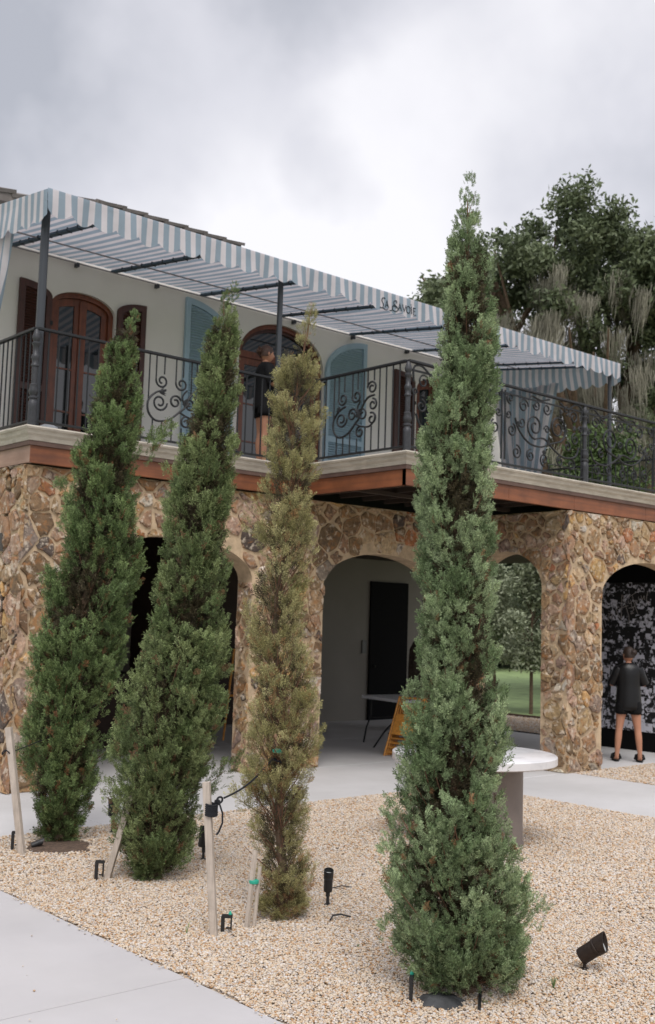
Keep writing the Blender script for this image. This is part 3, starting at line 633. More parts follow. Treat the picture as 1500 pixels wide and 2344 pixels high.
A_right = [(13.05, 15.5, 2.40, 2.93)]
YF, XSD, YR = 11.13, 12.26, 9.03
f_front = lambda u, v, d: (u, YF+d, v); f_side = lambda u, v, d: (XSD+d, u, v); f_right = lambda u, v, d: (u, YR+d, v)
w_f = arch_wall('stone_wall', 5.29, 12.25, 3.55, A_front, f_front, .30, house, M_mortar)
w_s = arch_wall('stone_wall', 9.031, 11.12, 3.548, A_side, f_side, .30, house, M_mortar)
w_r = arch_wall('stone_wall', 12.58, 17.3, 3.55, A_right, f_right, .30, house, M_mortar)
w_c = MB().box(12.565, 12.60, 9.035, 9.36, 0, 3.54).build('stone_wall', M_mortar, house)
w_l = MB().box(5.292, 5.74, 11.585, 16.6, 0, 3.55).build('stone_wall', M_mortar, house)
PAL = [((.30, .198, .104), 6), ((.42, .305, .185), 3.5), ((.19, .118, .062), 6), ((.27, .165, .10), 4), ((.33, .135, .06), .8), ((.26, .21, .165), 2.0), ((.08, .06, .05), .8), ((.52, .46, .38), 1.0), ((.44, .27, .11), 1.6), ((.36, .24, .17), 4), ((.28, .195, .15), 2)]
PT = sum(w for _, w in PAL)
stones = []
def stone_field(u0, u1, z0, z1, size, fn, A, seed, parent, prio=1.0, jut=.030, gap=.015, cor=.022):
    rg = random.Random(seed); pts = []
    tries = int((u1-u0)*(z1-z0)/(size*size)*30)
    for _ in range(tries):
        u, v = rg.uniform(u0-.04, u1+.04), rg.uniform(z0-.04, z1+.04); loc_s = 1.08*size*rg.choice((.42, .55, .7, .85, 1.0, 1.2, 1.45))
        if all(((u-p[0])**2+((v-p[1])*1.12)**2) > (max(loc_s, p[2])*.80)**2 for p in pts): pts.append((u, v, loc_s))
    for (u, v, s) in pts:
        az = arch_z(u, A)
        if A and az > 0 and v < az+.02: continue
        poly = [(u-.5, v-.5), (u+.5, v-.5), (u+.5, v+.5), (u-.5, v+.5)]
        for (a, b, s2) in pts:
            du, dv = a-u, b-v; dd = du*du+dv*dv
            if dd < 1e-9 or dd > 1.0: continue
            k = .5+.5*(s*s-s2*s2)*.35/dd; mx_, my_ = u+du*k, v+dv*k
            out = []; n = len(poly)
            for i in range(n):
                p, q = poly[i], poly[(i+1) % n]; fp = (p[0]-mx_)*du+(p[1]-my_)*dv; fq = (q[0]-mx_)*du+(q[1]-my_)*dv
                if fp <= 0: out.append(p)
                if (fp < 0 < fq) or (fq < 0 < fp): t = fp/(fp-fq); out.append((p[0]+(q[0]-p[0])*t, p[1]+(q[1]-p[1])*t))
            poly = out
            if len(poly) < 3: break
        if len(poly) < 3: continue
        pp = []
        for p_ in poly:
            x_, y_ = min(max(p_[0], u0-cor), u1-.004), min(max(p_[1], z0), z1)
            pp.append((x_, y_))
        # clip against arch openings by pushing points out
        cu, cv = sum(p_[0] for p_ in pp)/len(pp), sum(p_[1] for p_ in pp)/len(pp)
        # cut corners for a rounder outline
        ch = []
        n = len(pp)
        for i in range(n):
            p_, q_ = pp[i], pp[(i+1) % n]; l = math.hypot(q_[0]-p_[0], q_[1]-p_[1])
            if l < .015: ch.append(((p_[0]+q_[0])/2, (p_[1]+q_[1])/2)); continue
            k1 = rg.uniform(.05, .17); ch += [(p_[0]+(q_[0]-p_[0])*k1, p_[1]+(q_[1]-p_[1])*k1)]+([((p_[0]+q_[0])/2+rg.uniform(-.01, .01), (p_[1]+q_[1])/2+rg.uniform(-.01, .01))] if l > .09 else [])+[(p_[0]+(q_[0]-p_[0])*(1-k1), p_[1]+(q_[1]-p_[1])*(1-k1))]
        pts2 = []; gp = gap*rg.choice((.4, .8, 1.2, 2.1))
        for x_, y_ in ch:
            r_ = math.hypot(x_-cu, y_-cv); k2 = max(.35, 1-gp*rg.uniform(.6, 1.7)/max(r_, .01)); x2, y2 = cu+(x_-cu)*k2+rg.uniform(-.007, .007), cv+(y_-cv)*k2+rg.uniform(-.007, .007)
            for a0, a1, sp_, cr in A:
                if a0-.005 < x2 < a1+.005:
                    az2 = arch_z(min(max(x2, a0+1e-3), a1-1e-3), A)
                    if y2 < az2+.01:
                        if y2 < sp_: x2 = a0-.006 if cu < (a0+a1)/2 else a1+.006
                        else: y2 = az2+.012
            pts2.append((x2, y2))
        area = abs(sum(pts2[i][0]*pts2[(i+1) % len(pts2)][1]-pts2[(i+1) % len(pts2)][0]*pts2[i][1] for i in range(len(pts2))))/2
        if area < .0010: continue
        wb = max(p_[0] for p_ in pts2)-min(p_[0] for p_ in pts2); hb = max(p_[1] for p_ in pts2)-min(p_[1] for p_ in pts2)
        if wb < .045 or wb < hb*.22: continue
        n = len(pts2); d = jut*rg.uniform(.5, 1.25); tx, ty = rg.uniform(-.07, .07), rg.uniform(-.09, .05)
        vs = [fn(a, b, .006) for a, b in pts2]
        for a, b in pts2:
            vs.append(fn(cu+(a-cu)*.965, cv+(b-cv)*.965, -d*rg.uniform(.5, .8)))
        for a, b in pts2:
            k3 = rg.uniform(.66, .82); vs.append(fn(cu+(a-cu)*k3, cv+(b-cv)*k3, -d*rg.uniform(.85, 1.1)-(a-cu)*tx-(b-cv)*ty))
        vs.append(fn(cu, cv, -d*rg.uniform(.9, 1.15)))
        fs = []
        for k in range(2):
            for i in range(n): j = (i+1) % n; fs.append((k*n+i, k*n+j, (k+1)*n+j, (k+1)*n+i))
        for i in range(n): fs.append((2*n+i, 2*n+(i+1) % n, 3*n))
        x_ = rg.uniform(0, PT); c = PAL[0][0]
        for cc, w in PAL:
            x_ -= w
            if x_ <= 0: c = cc; break
        b_ = rg.uniform(.78, 1.22); c = tuple(q*b_*rg.uniform(.97, 1.03) for q in c)
        ctr = fn(cu, cv, 0)
        stones.append((area*prio, vs, fs, c, parent, ctr))
stone_field(5.285, 12.25, 0.0, 3.55, .215, f_front, A_front, 1, w_f, 1.0)
stone_field(9.03, 11.12, 0.0, 3.55, .20, f_side, A_side, 2, w_s, .9)
stone_field(12.265, 14.6, 0.0, 3.55, .20, f_right, A_right, 3, w_r, 1.2)
stone_field(14.6, 17.3, 0.0, 3.55, .24, f_right, A_right, 4, w_r, .05)
stone_field(11.09, 13.0, 0.0, 3.55, .22, lambda u, v, d: (5.292+d, u, v), [], 5, w_l, 1.2)
stone_field(13.0, 16.5, 0.0, 3.55, .24, lambda u, v, d: (5.292+d, u, v), [], 15, w_l, .03)
stone_field(11.14, 11.42, 0.0, 2.4, .17, lambda u, v, d: (8.47+d, u, v), [], 6, w_f, .5)
stone_field(11.14, 11.42, 0.0, 2.4, .17, lambda u, v, d: (11.95+d, u, v), [], 8, w_f, .2)
stone_field(12.27, 12.55, 0.0, 2.45, .20, lambda u, v, d: (u, 10.72+d, v), [], 7, w_s, .4)
# voussoir strips on the arch soffits are left to the mortar; build the stones
def vis(ctr):   # stones that stand behind a cypress or in the far bays rank lower
    return 1.0
stones.sort(key=lambda s: -s[0])
def stone_obj(lst, parent, joined=False):
    vs = []; fs = []; cs = []
    for _, v, f, c, _, _ in lst:
        o = len(vs); vs += v; fs += [tuple(i+o for i in ff) for ff in f]; cs += [c]*len(v)
    off = base_of(parent); loc = Vector((0, 0, 0)) if joined else Vector(lst[0][5])-off
    me = bpy.data.meshes.new('stone'); me.from_pydata([tuple(Vector(v)-off-loc) for v in vs], [], fs)
    bm = bmesh.new(); bm.from_mesh(me); bmesh.ops.recalc_face_normals(bm, faces=bm.faces); bm.to_mesh(me); bm.free()
    ca = me.color_attributes.new('Col', 'FLOAT_COLOR', 'POINT'); ca.data.foreach_set('color', np.array([(*c, 1) for c in cs], np.float32).ravel())
    o = link_mesh('stone', me, M_stone, parent); o.location = loc
    if joined: o['kind'] = 'stuff'
for s in stones[:300]: stone_obj([s], s[4])
rest = {}
for s in stones[300:]: rest.setdefault(s[4].name, []).append(s)
for k, l in rest.items(): stone_obj(l, l[0][4], True)

# porch inside
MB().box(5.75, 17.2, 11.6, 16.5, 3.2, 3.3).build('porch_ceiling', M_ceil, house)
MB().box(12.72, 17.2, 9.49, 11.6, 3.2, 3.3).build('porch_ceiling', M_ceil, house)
MB().box(9.2, 17.1, 16.0, 16.15, 0, 3.2).build('back_wall', M_porch, house)
MB().box(5.75, 9.19, 15.2, 15.35, 0, 3.2).build('back_wall', M_porch, house)
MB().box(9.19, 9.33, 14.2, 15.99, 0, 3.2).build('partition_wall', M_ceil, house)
MB().box(9.6, 12.4, 15.95, 15.995, .05, 3.1).build('dark_backing_panel', M_ceil, house)  # plain dark sheet added so the view through the left arch stays dark
MB().box(6.2, 9.15, 14.2, 15.1, 0, 1.05).build('dark_backing_block', M_ceil, house)  # dark block added to stand in for the shade inside the left arch
dr = MB().box(15.16, 16.22, 15.955, 15.995, 0, 2.76).build('door', M_black, house)
MB().lathe((15.28, 15.93, 1.05), [(.02, 0), (.025, .03), (.01, .04)], 8).build('handle', M_iron, dr)
MB().box(14.97, 15.08, 15.975, 15.998, 1.32, 1.58).build('wall_plate', M_plate, house)
# sconce on the left face of the stone wall
MB().box(5.19, 5.262, 11.50, 11.55, 2.60, 2.80).build('sconce', M_plate, house)
MB().box(5.20, 5.30, 11.565, 11.63, 2.62, 2.72).build('sconce_bracket', M_iron, house)
# mural wall under the right arch
mur = thing('mural_wall', 'tall wall covered by a black and white photo collage, inside the right stone arch', 'mural wall', (15.7, 10, 0))
MB().box(15.66, 15.8, 9.5, 11.25, .0, 3.19).build('panel', M_black, mur)
MB().box(15.650, 15.656, 9.5, 11.2, .31, 2.72).build('collage', M_collage, mur)
STR = [[(10.435,2.52),(10.441,2.344),(10.444,2.138),(10.474,2.14),(10.503,2.168),(10.533,2.249),(10.525,2.293),(10.489,2.319)],[(10.503,2.268),(10.416,2.307),(10.314,2.339)],[(10.417,2.513),(10.358,2.326),(10.299,2.146),(10.306,2.034)],[(10.307,2.42),(10.3,2.376),(10.264,2.383),(10.257,2.42)],[(10.322,2.47),(10.207,2.532),(10.086,2.601)],[(10.236,2.507),(10.185,2.334),(10.128,2.205)],[(10.307,2.295),(10.264,2.302),(10.207,2.297),(10.228,2.247),(10.264,2.203),(10.206,2.222)],[(10.171,2.433),(10.185,2.408),(10.164,2.377),(10.143,2.409),(10.171,2.433)],[(10.114,2.489),(10.121,2.452),(10.086,2.409)],[(10.072,2.508),(10.05,2.434),(10.015,2.502),(10.005,2.434)],[(9.945,2.57),(9.966,2.496),(9.966,2.434),(9.938,2.398)],[(10.823,2.29),(10.845,2.213),(10.775,1.898)],[(10.808,2.284),(10.784,2.151),(10.746,2.012)],[(10.868,2.277),(10.844,2.118),(10.806,1.96)],[(10.702,2.203),(10.673,2.197),(10.702,2.133),(10.687,2.077)],[(10.621,2.204),(10.635,2.128),(10.606,2.128)],[(10.257,2.414),(10.242,2.315),(10.185,2.334)]]
def smooth_path(p, n=5):
    p = [Vector(q) for q in p]; out = []
    if len(p) < 3: return p
    for i in range(len(p)-1):
        a, b, c, d = p[max(i-1, 0)], p[i], p[i+1], p[min(i+2, len(p)-1)]
        for k in range(n):
            t = k/n; out.append(.5*((2*b)+(c-a)*t+(2*a-5*b+4*c-d)*t*t+(3*b-a-3*c+d)*t*t*t))
    out.append(p[-1]); return out
ml = MB()
for s in STR:
    ml.tube([(15.648, a, b) for a, b in [tuple(q)[:2] for q in smooth_path([Vector((a, b, 0)) for a, b in s])]], .0055, 4)
ml.build('script_lettering', M_script, mur)

# deck, beams, cornice (built as mitred strips along the deck outline)
OUT = [(CX, 14.0), (CX, CY), (JX, CY), (JX, JY), (XE, JY), (XE, 14.0)]
def offset_path(p, d):
    out = []
    for i, (x_, y_) in enumerate(p):
        n = []
        if i > 0: a = Vector((x_-p[i-1][0], y_-p[i-1][1])).normalized(); n.append(Vector((a.y, -a.x)))
        if i < len(p)-1: a = Vector((p[i+1][0]-x_, p[i+1][1]-y_)).normalized(); n.append(Vector((a.y, -a.x)))
        # outward = right-hand side negative for this outline (counter-clockwise travel): flip
        v = n[0] if len(n) == 1 else n[0]+n[1]
        out.append((x_-v.x*-d if False else x_+v.x*-d*-1, y_+v.y*d))
    return out
def edge_strip(name, i0, prof, m, parent, along='X'):
    """sweep prof [(outward, z)] along the edge i0 -> i0+1 with mitred ends"""
    rings = [offset_path(OUT, -o_) for o_, _ in prof]; vs = []; n = len(prof)
    for e_ in (i0, i0+1):
        for k, (o_, z) in enumerate(prof): vs.append((rings[k][e_][0], rings[k][e_][1], z))
    fs = [(k, (k+1) % n, n+(k+1) % n, n+k) for k in range(n)]+[tuple(range(n)), tuple(range(2*n-1, n-1, -1))]
    return MB().add(vs, fs).build(name, m, parent)
# find sign so that positive = outward
tst = offset_path(OUT, -1.0); SGN = 1 if tst[1][0] < CX else -1
def prof_s(p): return [(o_*SGN, z) for o_, z in p]
balc = 'balcony'
CORN = [(-.25, 3.95), (.105, 3.95), (.115, 3.935), (.105, 3.915), (.085, 3.905), (.075, 3.87), (.05, 3.845), (.035, 3.80), (-.25, 3.80)]
for i in range(5):
    edge_strip('cornice', i, prof_s(CORN), M_cornice, house)
    edge_strip('fascia', i, prof_s([(-.05, 3.75), (.028, 3.75), (.028, 3.798), (-.05, 3.798)]), M_fascia, house)
BP = [(-.06, ZB), (.0, ZB), (.0, 3.748), (-.06, 3.748)]
edge_strip('beam', 0, prof_s(BP), M_beamg, house); edge_strip('beam', 1, prof_s(BP), M_beam, house); edge_strip('beam', 2, prof_s(BP), M_beamy, house)
edge_strip('beam', 4, prof_s(BP), M_beamy, house)
for a, b in ((JX, 10.95), (10.954, 12.35), (12.354, 14.1), (14.104, 15.8), (15.804, XE)):
    MB().box(a, b, JY, JY+.06, ZB, 3.748).build('beam', M_beam, house)
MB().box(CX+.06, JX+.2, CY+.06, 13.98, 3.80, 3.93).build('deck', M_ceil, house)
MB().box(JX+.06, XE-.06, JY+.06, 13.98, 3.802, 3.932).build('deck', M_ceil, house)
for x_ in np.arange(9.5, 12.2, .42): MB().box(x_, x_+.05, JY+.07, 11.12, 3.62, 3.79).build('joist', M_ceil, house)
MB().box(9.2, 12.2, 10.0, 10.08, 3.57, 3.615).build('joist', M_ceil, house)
# upper plaster wall: openings are arched doors
DOORS = [(6.91, 7.94, 6.30, 6.55, 'small'), (10.22, 12.02, 6.22, 6.83, 'big'), (14.33, 15.40, 6.30, 6.55, 'small')]
A_up = [(a, b, s, c) for a, b, s, c, _ in DOORS]
YW = 14.0
cuts = [3.0]
mbw = MB(); prev = 3.0
for a0, a1, sp_, cr in A_up:
    mbw.box(prev, a0, YW, YW+.3, 3.8, 7.7); k = 24
    uu = [(a0+a1)/2-(a1-a0)/2*cos(pi*i/k) for i in range(k+1)]
    for p, q in zip(uu[:-1], uu[1:]):
        mbw.prism([(p, arch_z(max(p, a0+1e-5), A_up)), (q, arch_z(min(q, a1-1e-5), A_up)), (q, 7.7), (p, 7.7)], lambda u, v, d: (u, YW+d, v), 0, .3)
    prev = a1
mbw.box(prev, 16.85, YW, YW+.3, 3.8, 7.7); mbw.build('plaster_wall', M_plaster, house)
MB().box(16.55, 16.85, YW+.31, 19, 3.8, 7.7).build('plaster_wall', M_plaster, house)
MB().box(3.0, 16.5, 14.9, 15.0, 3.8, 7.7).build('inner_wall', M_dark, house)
def french_door(x0, x1, sp_, cr, style):
    d = thing_part('door', house)
    A = [(x0, x1, sp_, cr)]; fw_ = .075; y0 = YW+.10
    def arc(x_, inset=0.): 
        c = (x0+x1)/2; h = (x1-x0)/2-inset; v = (x_-c)/h
        return sp_+(cr-sp_-inset)*sqrt(max(0, 1-v*v))
    def frame_ring(name, inset0, inset1, ya, yb, m, parent, zb=3.95):
        n = 24; po = []; pi2 = []
        c = (x0+x1)/2
        for i in range(n+1):
            v = -cos(pi*i/n); h0 = (x1-x0)/2-inset0; h1 = (x1-x0)/2-inset1
            po.append((c+h0*v, sp_+(cr-sp_-inset0)*sqrt(max(0, 1-v*v)))); pi2.append((c+h1*v, sp_+(cr-sp_-inset1)*sqrt(max(0, 1-v*v))))
        po = [(po[0][0], zb)]+po+[(po[-1][0], zb)]; pi2 = [(pi2[0][0], zb)]+pi2+[(pi2[-1][0], zb)]
        mb = MB()
        for i in range(len(po)-1):
            mb.prism([po[i], po[i+1], pi2[i+1], pi2[i]], lambda u, v, dd: (u, dd, v), ya, yb)
        return mb.build(name, m, parent)
    frame_ring('frame', .0, fw_, y0-.04, y0+.08, M_mahog, d)
    c = (x0+x1)/2
    if style == 'big':
        zt = sp_+.02
        MB().box(x0+fw_, x1-fw_, y0-.02, y0+.07, zt-.06, zt+.05).build('transom_bar', M_mahog, d)
        frame_ring('fanlight_frame', fw_, fw_+.05, y0-.01, y0+.06, M_mahogd, d, zt+.06)
        n = 20; pg = [(c+((x1-x0)/2-fw_)*-cos(pi*i/n), sp_+(cr-sp_-fw_)*sin(pi*i/n)) for i in range(n+1)]; pg = [(u, max(v, zt+.05)) for u, v in pg]
        MB().prism(pg, lambda u, v, dd: (u, dd, v), y0+.03, y0+.04).build('pane', M_glass, d)
        top = lambda x_: zt-.06
    else: top = lambda x_: arc(x_, fw_)
    for lo, hi in ((x0+fw_+.004, c-.003), (c+.003, x1-fw_-.004)):
        leaf = MB(); st = .095 if style == 'small' else .11; n = 8
        def strip(a, b, f0, f1):
            uu = [a+(b-a)*i/n for i in range(n+1)]
            for p, q in zip(uu[:-1], uu[1:]): leaf.prism([(p, f0(p)), (q, f0(q)), (q, f1(q)), (p, f1(p))], lambda u, v, dd: (u, dd, v), y0, y0+.045)
        T = lambda u: min(top(u), top((lo+hi)/2)+.3)-.003
        strip(lo, lo+st, lambda u: 3.96, T); strip(hi-st, hi, lambda u: 3.96, T); strip(lo+st, hi-st, lambda u: T(u)-.11, T); strip(lo+st, hi-st, lambda u: 3.96, lambda u: 4.22)
        lf = leaf.build('door_leaf', M_mahog, d)
        uu = [lo+st+(hi-lo-2*st)*i/n for i in range(n+1)]
        MB().prism([(uu[0], 4.22)]+[(uu[-1], 4.22)]+[(u, T(u)-.11) for u in reversed(uu)], lambda u, v, dd: (u, dd, v), y0+.018, y0+.026).build('pane', M_glass, lf)
        for zc in (4.80, 5.42): MB().box(lo+st, hi-st, y0+.004, y0+.04, zc-.012, zc+.012).build('muntin', M_mahog, lf)
    MB().box(c-.022, c+.022, y0-.02, y0-.001, 3.97, min(top(c-.03), cr)-.04).build('astragal', M_mahog, d)
    return d
def thing_part(name, parent):
    o = bpy.data.objects.new(name, None); COL.objects.link(o); o.parent = parent; return o
# doors need three levels at most: house > door > leaf; so each door is a thing of its own
def door_thing(label, *a):
    global thing_part
    r = thing('french_door', label, 'door', ((a[0]+a[1])/2, YW, ZD), 'arched mahogany french doors on the balcony')
    old = thing_part; thing_part = lambda n, p: r
    french_door(*a); thing_part = old
door_thing('narrow arched mahogany french door at the left end of the balcony', *DOORS[0])
door_thing('wide arched mahogany french door with fanlight, behind the standing woman', *DOORS[1])
door_thing('arched mahogany french door at the right end of the balcony, behind the nearest cypress', *DOORS[2])
def shutter(label, xa, za, xb, zb_, m, mn, high, group):
    """za/zb: top height at the left and right edge; high = 'L'|'R' side of the tall edge"""
    s = thing('shutter', label, 'shutter', ((xa+xb)/2, YW-.03, ZD), group); y0, y1 = YW-.055, YW-.006
    def top(u, ins=0.):
        t = (u-xa)/(xb-xa)
        if high == 'R': t = 1-t
        zh, zl = max(za, zb_), min(za, zb_); return zl+(zh-zl)*sqrt(max(0, 1-t*t))-ins
    st = .085; n = 12; fr_ = MB()
    def strip(a, b, f0, f1, m_):
        uu = [a+(b-a)*i/n for i in range(n+1)]
        for p, q in zip(uu[:-1], uu[1:]): m_.prism([(p, f0(p)), (q, f0(q)), (q, f1(q)), (p, f1(p))], lambda u, v, dd: (u, dd, v), y0, y1)
    strip(xa, xa+st, lambda u: 3.97, top, fr_); strip(xb-st, xb, lambda u: 3.97, top, fr_)
    strip(xa+st, xb-st, lambda u: top(u, .10), top, fr_); strip(xa+st, xb-st, lambda u: 3.97, lambda u: 4.12, fr_); strip(xa+st, xb-st, lambda u: 5.0, lambda u: 5.09, fr_)
    fr_.build('frame', m, s)
    bk = MB(); strip2 = [(xa+st, 4.1), (xb-st, 4.1)]+[(xa+st+(xb-xa-2*st)*i/8, top(xa+st+(xb-xa-2*st)*i/8, .10)) for i in range(8, -1, -1)]
    bk.prism(strip2, lambda u, v, dd: (u, dd, v), y1-.012, y1-.004); bk.build('backing', m, s)
    z = 4.14; me = None
    while z < max(za, zb_)-.12:
        if not (4.98 < z < 5.10):
            us = [xa+st+(xb-xa-2*st)*i/16 for i in range(17)]; ok = [u for u in us if top(u, .115) > z]
            if len(ok) > 2:
                a, b = ok[0], ok[-1]; q = Matrix.Rotation(radians(38), 3, 'X')
                MB().obox(((a+b)/2, (y0+y1)/2-.002, z), (b-a, .038, .007), q).build('slat', m, s)
        z += .042
    for zz in (4.3, 6.0):
        if zz < min(za, zb_): MB().box((xb if high == 'L' else xa)-.02, (xb if high == 'L' else xa)+.02, y0-.004, y1, zz-.03, zz+.03).build('hinge', M_iron, s)
    return s
GB, GS = 'brown louvred shutters beside the balcony doors', 'blue arched louvred shutters beside the wide door'
shutter('dark brown louvred shutter left of the leftmost door, behind the awning post', 6.41, 6.55, 6.90, 6.36, M_mahogd, '', 'L', GB)
shutter('dark brown louvred shutter right of the leftmost door, partly behind the bushy cypress', 7.96, 6.40, 8.44, 6.57, M_mahogd, '', 'R', GB)
shutter('pale blue arched shutter left of the wide door, beside the second cypress', 9.15, 6.88, 10.10, 6.2, M_blue, '', 'L', GS)
shutter('pale blue arched shutter right of the wide door, behind the scrolled railing', 12.05, 6.2, 13.00, 6.86, M_blue, '', 'R', GS)
shutter('dark brown louvred shutter left of the right-hand door, by the corner newel', 13.72, 6.55, 14.24, 6.36, M_mahogd, '', 'L', GB)
shutter('dark brown louvred shutter right of the right-hand door, behind the nearest cypress', 15.42, 6.36, 15.94, 6.55, M_mahogd, '', 'R', GB)
# roof with overlapping flat tiles at the eave
rf = MB().box(7.4, 10.0, 13.75, 19, 7.68, 7.90).build('roof', M_roof, house)
rf2 = MB().box(3.0, 6.95, 13.7, 19, 7.45, 7.60).build('roof', M_roof, house)
MB().box(10.01, 16.85, 14.0, 19, 7.55, 7.62).build('roof', M_roof, house)
x_ = 7.45; i = 0
while x_ < 9.9:
    q = Matrix.Rotation(radians(-4.5), 3, 'Y') @ Matrix.Rotation(radians(20), 3, 'X')
    MB().obox((x_+.2, 14.05, 7.99), (.43, .75, .045), q).build('roof_tile', M_roof, rf); x_ += .36
x_ = 3.2
while x_ < 6.9:
    q = Matrix.Rotation(radians(-9), 3, 'Y') @ Matrix.Rotation(radians(20), 3, 'X')
    MB().obox((x_+.2, 14.05, 7.72), (.42, .8, .05), q).build('roof_tile', M_roof, rf2); x_ += .36

# ------------------------------------------------------------------ awning
AX0, AX1, AY0, AY1, AZ0, AZ1 = 5.256, 16.26, 10.90, 13.98, 6.60, 7.0
awn = thing('awning', 'long blue and white striped cloth awning over the balcony, lettered on its scalloped valance', 'awning', (10.7, 12.4, 6.5))
def cloth(name, grid, us, parent, thick=0):
    """grid: rows x cols of points, us: matching stripe coordinate"""
    r, c = len(grid), len(grid[0]); V = [p for row in grid for p in row]; F = [(i*c+j, i*c+j+1, (i+1)*c+j+1, (i+1)*c+j) for i in range(r-1) for j in range(c-1)]
    o = from_np(name, V, F, M_stripe, parent, smooth=True); uvl = o.data.uv_layers.new(name='stripe')
    U = np.array([u for row in us for u in row], np.float32); li = np.array(F, np.int32).ravel(); uv = np.zeros((len(li), 2), np.float32); uv[:, 0] = U[li]; uvl.data.foreach_set('uv', uv.ravel())
    return o
beams_x = [AX0+.10]+[6.25+1.58*i for i in range(7)]+[AX1-.08]
def sag(x_):
    for a, b in zip(beams_x[:-1], beams_x[1:]):
        if a <= x_ <= b: t = (x_-a)/(b-a); return 4*t*(1-t)
    return 0
def canopy_z(x_, y_):
    t = (y_-AY0)/(AY1-AY0); w = max(0, min(1, (x_-8.6)/1.5))*max(0, min(1, (13.6-x_)/1.0))
    return AZ0+(AZ1-AZ0)*t-.028*sag(x_)*sin(pi*t)+w*.020*sin(x_*9+y_*1.2)*sin(pi*t)
nx_ = 330; gy = np.linspace(AY0, AY1, 16); gx = np.linspace(AX0, AX1, nx_)
cloth('canopy', [[(x_, y_, canopy_z(x_, y_)) for x_ in gx] for y_ in gy], [[x_-AX0+.02 for x_ in gx] for _ in gy], awn)
def scal(s): s = s % .29; return .080*abs(sin(pi*s/.29))**.75
def vwave(x_): return .010*sin(x_*7.3)+.006*sin(x_*17+1)
def drop_f(x_): return (.215+.045*math.exp(-((x_-6.6)/1.6)**2)) + scal(x_-AX0)
gx2 = np.linspace(AX0, AX1, 900); nv = 9
def vpt(x_, t):
    z = AZ0+.012-drop_f(x_)*t - (.0 if t > 0 else 0); w = 0 if 10.2 < x_ < 11.2 else 1
    return (x_, AY0-.012-vwave(x_)*t*w*1.6-.01*t-.012*sin(x_*15)*t*t*w, z)
cloth('valance', [[vpt(x_, t) for x_ in gx2] for t in np.linspace(0, 1, nv)], [[x_-AX0+.02 for x_ in gx2] for _ in range(nv)], awn)
# side gables and side valances
for xx, sg in ((AX0, -1), (AX1, 1)):
    gyy = np.linspace(AY0, AY1, 200)
    cloth('gable', [[(xx+sg*.004, y_, AZ0+.0+(canopy_z(xx, y_)-AZ0)*t) for y_ in gyy] for t in (1, .5, 0)], [[(y_-AY0)*.98 for y_ in gyy]]*3, awn)
    cloth('side_valance', [[(xx+sg*(.004+(.02*t*sin(y_*6.5)+.02*t)*min(1, (y_-AY0)/.35)), y_ if y_ > AY0+.02 else vpt(xx, t)[1], AZ0-(.26+scal(y_-AY0)+.02*sin(y_*3))*t) for y_ in gyy] for t in np.linspace(0, 1, 8)], [[(y_-AY0)*.98+.03*t for y_ in gyy] for t in np.linspace(0, 1, 8)], awn)
# steel frame: front and mid pipes, rafters with lacing
zf = lambda y_: AZ0+(AZ1-AZ0)*(y_-AY0)/(AY1-AY0)
for y_, dz in ((AY0+.05, .03), (13.1, .04), (AY1-.05, .05)):
    MB().tube([(AX0+.03, y_, zf(y_)-dz), (AX1-.03, y_, zf(y_)-dz)], (.011), 8).build('frame_pipe', M_pipe, awn, smooth=True)
for x_ in beams_x:
    rb = MB().box(x_-.045, x_+.045, AY0+.05, AY1-.06, -.035, -.008); rb.v = [(a, b, c+zf(b)-.015) for a, b, c in rb.v]; r_ = rb.build('rafter', M_sleeve, awn)
    lc = MB()
    for y_ in np.arange(AY0+.3, AY1-.2, .27): lc.obox((x_, y_, zf(y_)-.035), (.11, .014, .04), Matrix.Rotation(.5, 3, 'Z'))
    lc.build('lacing', M_iron, r_)
for x_ in np.arange(5.9, 16.5, 1.35): MB().box(x_-.02, x_+.02, AY1-.07, AY1+.015, AZ1-.11, AZ1-.05).build('bracket', M_postm, awn)
def apost(x_, y_, r=.036):
    MB().tube([(x_, y_, ZD-.02), (x_, y_, zf(y_)-.06)], r, 14).build('post', M_postm, awn, smooth=True)
apost(5.40, 11.19, .048); apost(8.79, 11.16, .038); apost(16.10, 11.0, .034)
# lettering on the valance
TX = [[(10.453,6.497),(10.438,6.512),(10.403,6.497),(10.396,6.459),(10.422,6.412),(10.414,6.368),(10.385,6.354),(10.357,6.361)],[(10.414,6.368),(10.442,6.344),(10.482,6.343),(10.506,6.363)],[(10.457,6.379),(10.49,6.48),(10.527,6.381)],[(10.468,6.413),(10.514,6.417)],[(10.681,6.485),(10.692,6.511),(10.663,6.519),(10.631,6.499),(10.633,6.463),(10.674,6.443),(10.712,6.415),(10.701,6.378),(10.652,6.359),(10.613,6.374),(10.602,6.409),(10.633,6.435),(10.675,6.43),(10.675,6.406)],[(10.645,6.457),(10.6,6.421),(10.604,6.38),(10.575,6.355),(10.547,6.352)],[(10.721,6.388),(10.748,6.495),(10.785,6.39)],[(10.731,6.43),(10.775,6.432)],[(10.805,6.495),(10.839,6.395),(10.877,6.493)],[(10.921,6.493),(10.893,6.472),(10.888,6.435),(10.899,6.401),(10.929,6.392),(10.957,6.413),(10.961,6.45),(10.947,6.484),(10.921,6.493)],[(10.987,6.503),(10.993,6.391)],[(10.98,6.531),(10.982,6.522)],[(11.073,6.492),(11.031,6.492),(11.03,6.386),(11.078,6.392)],[(11.031,6.441),(11.059,6.443)]]
lt = MB()
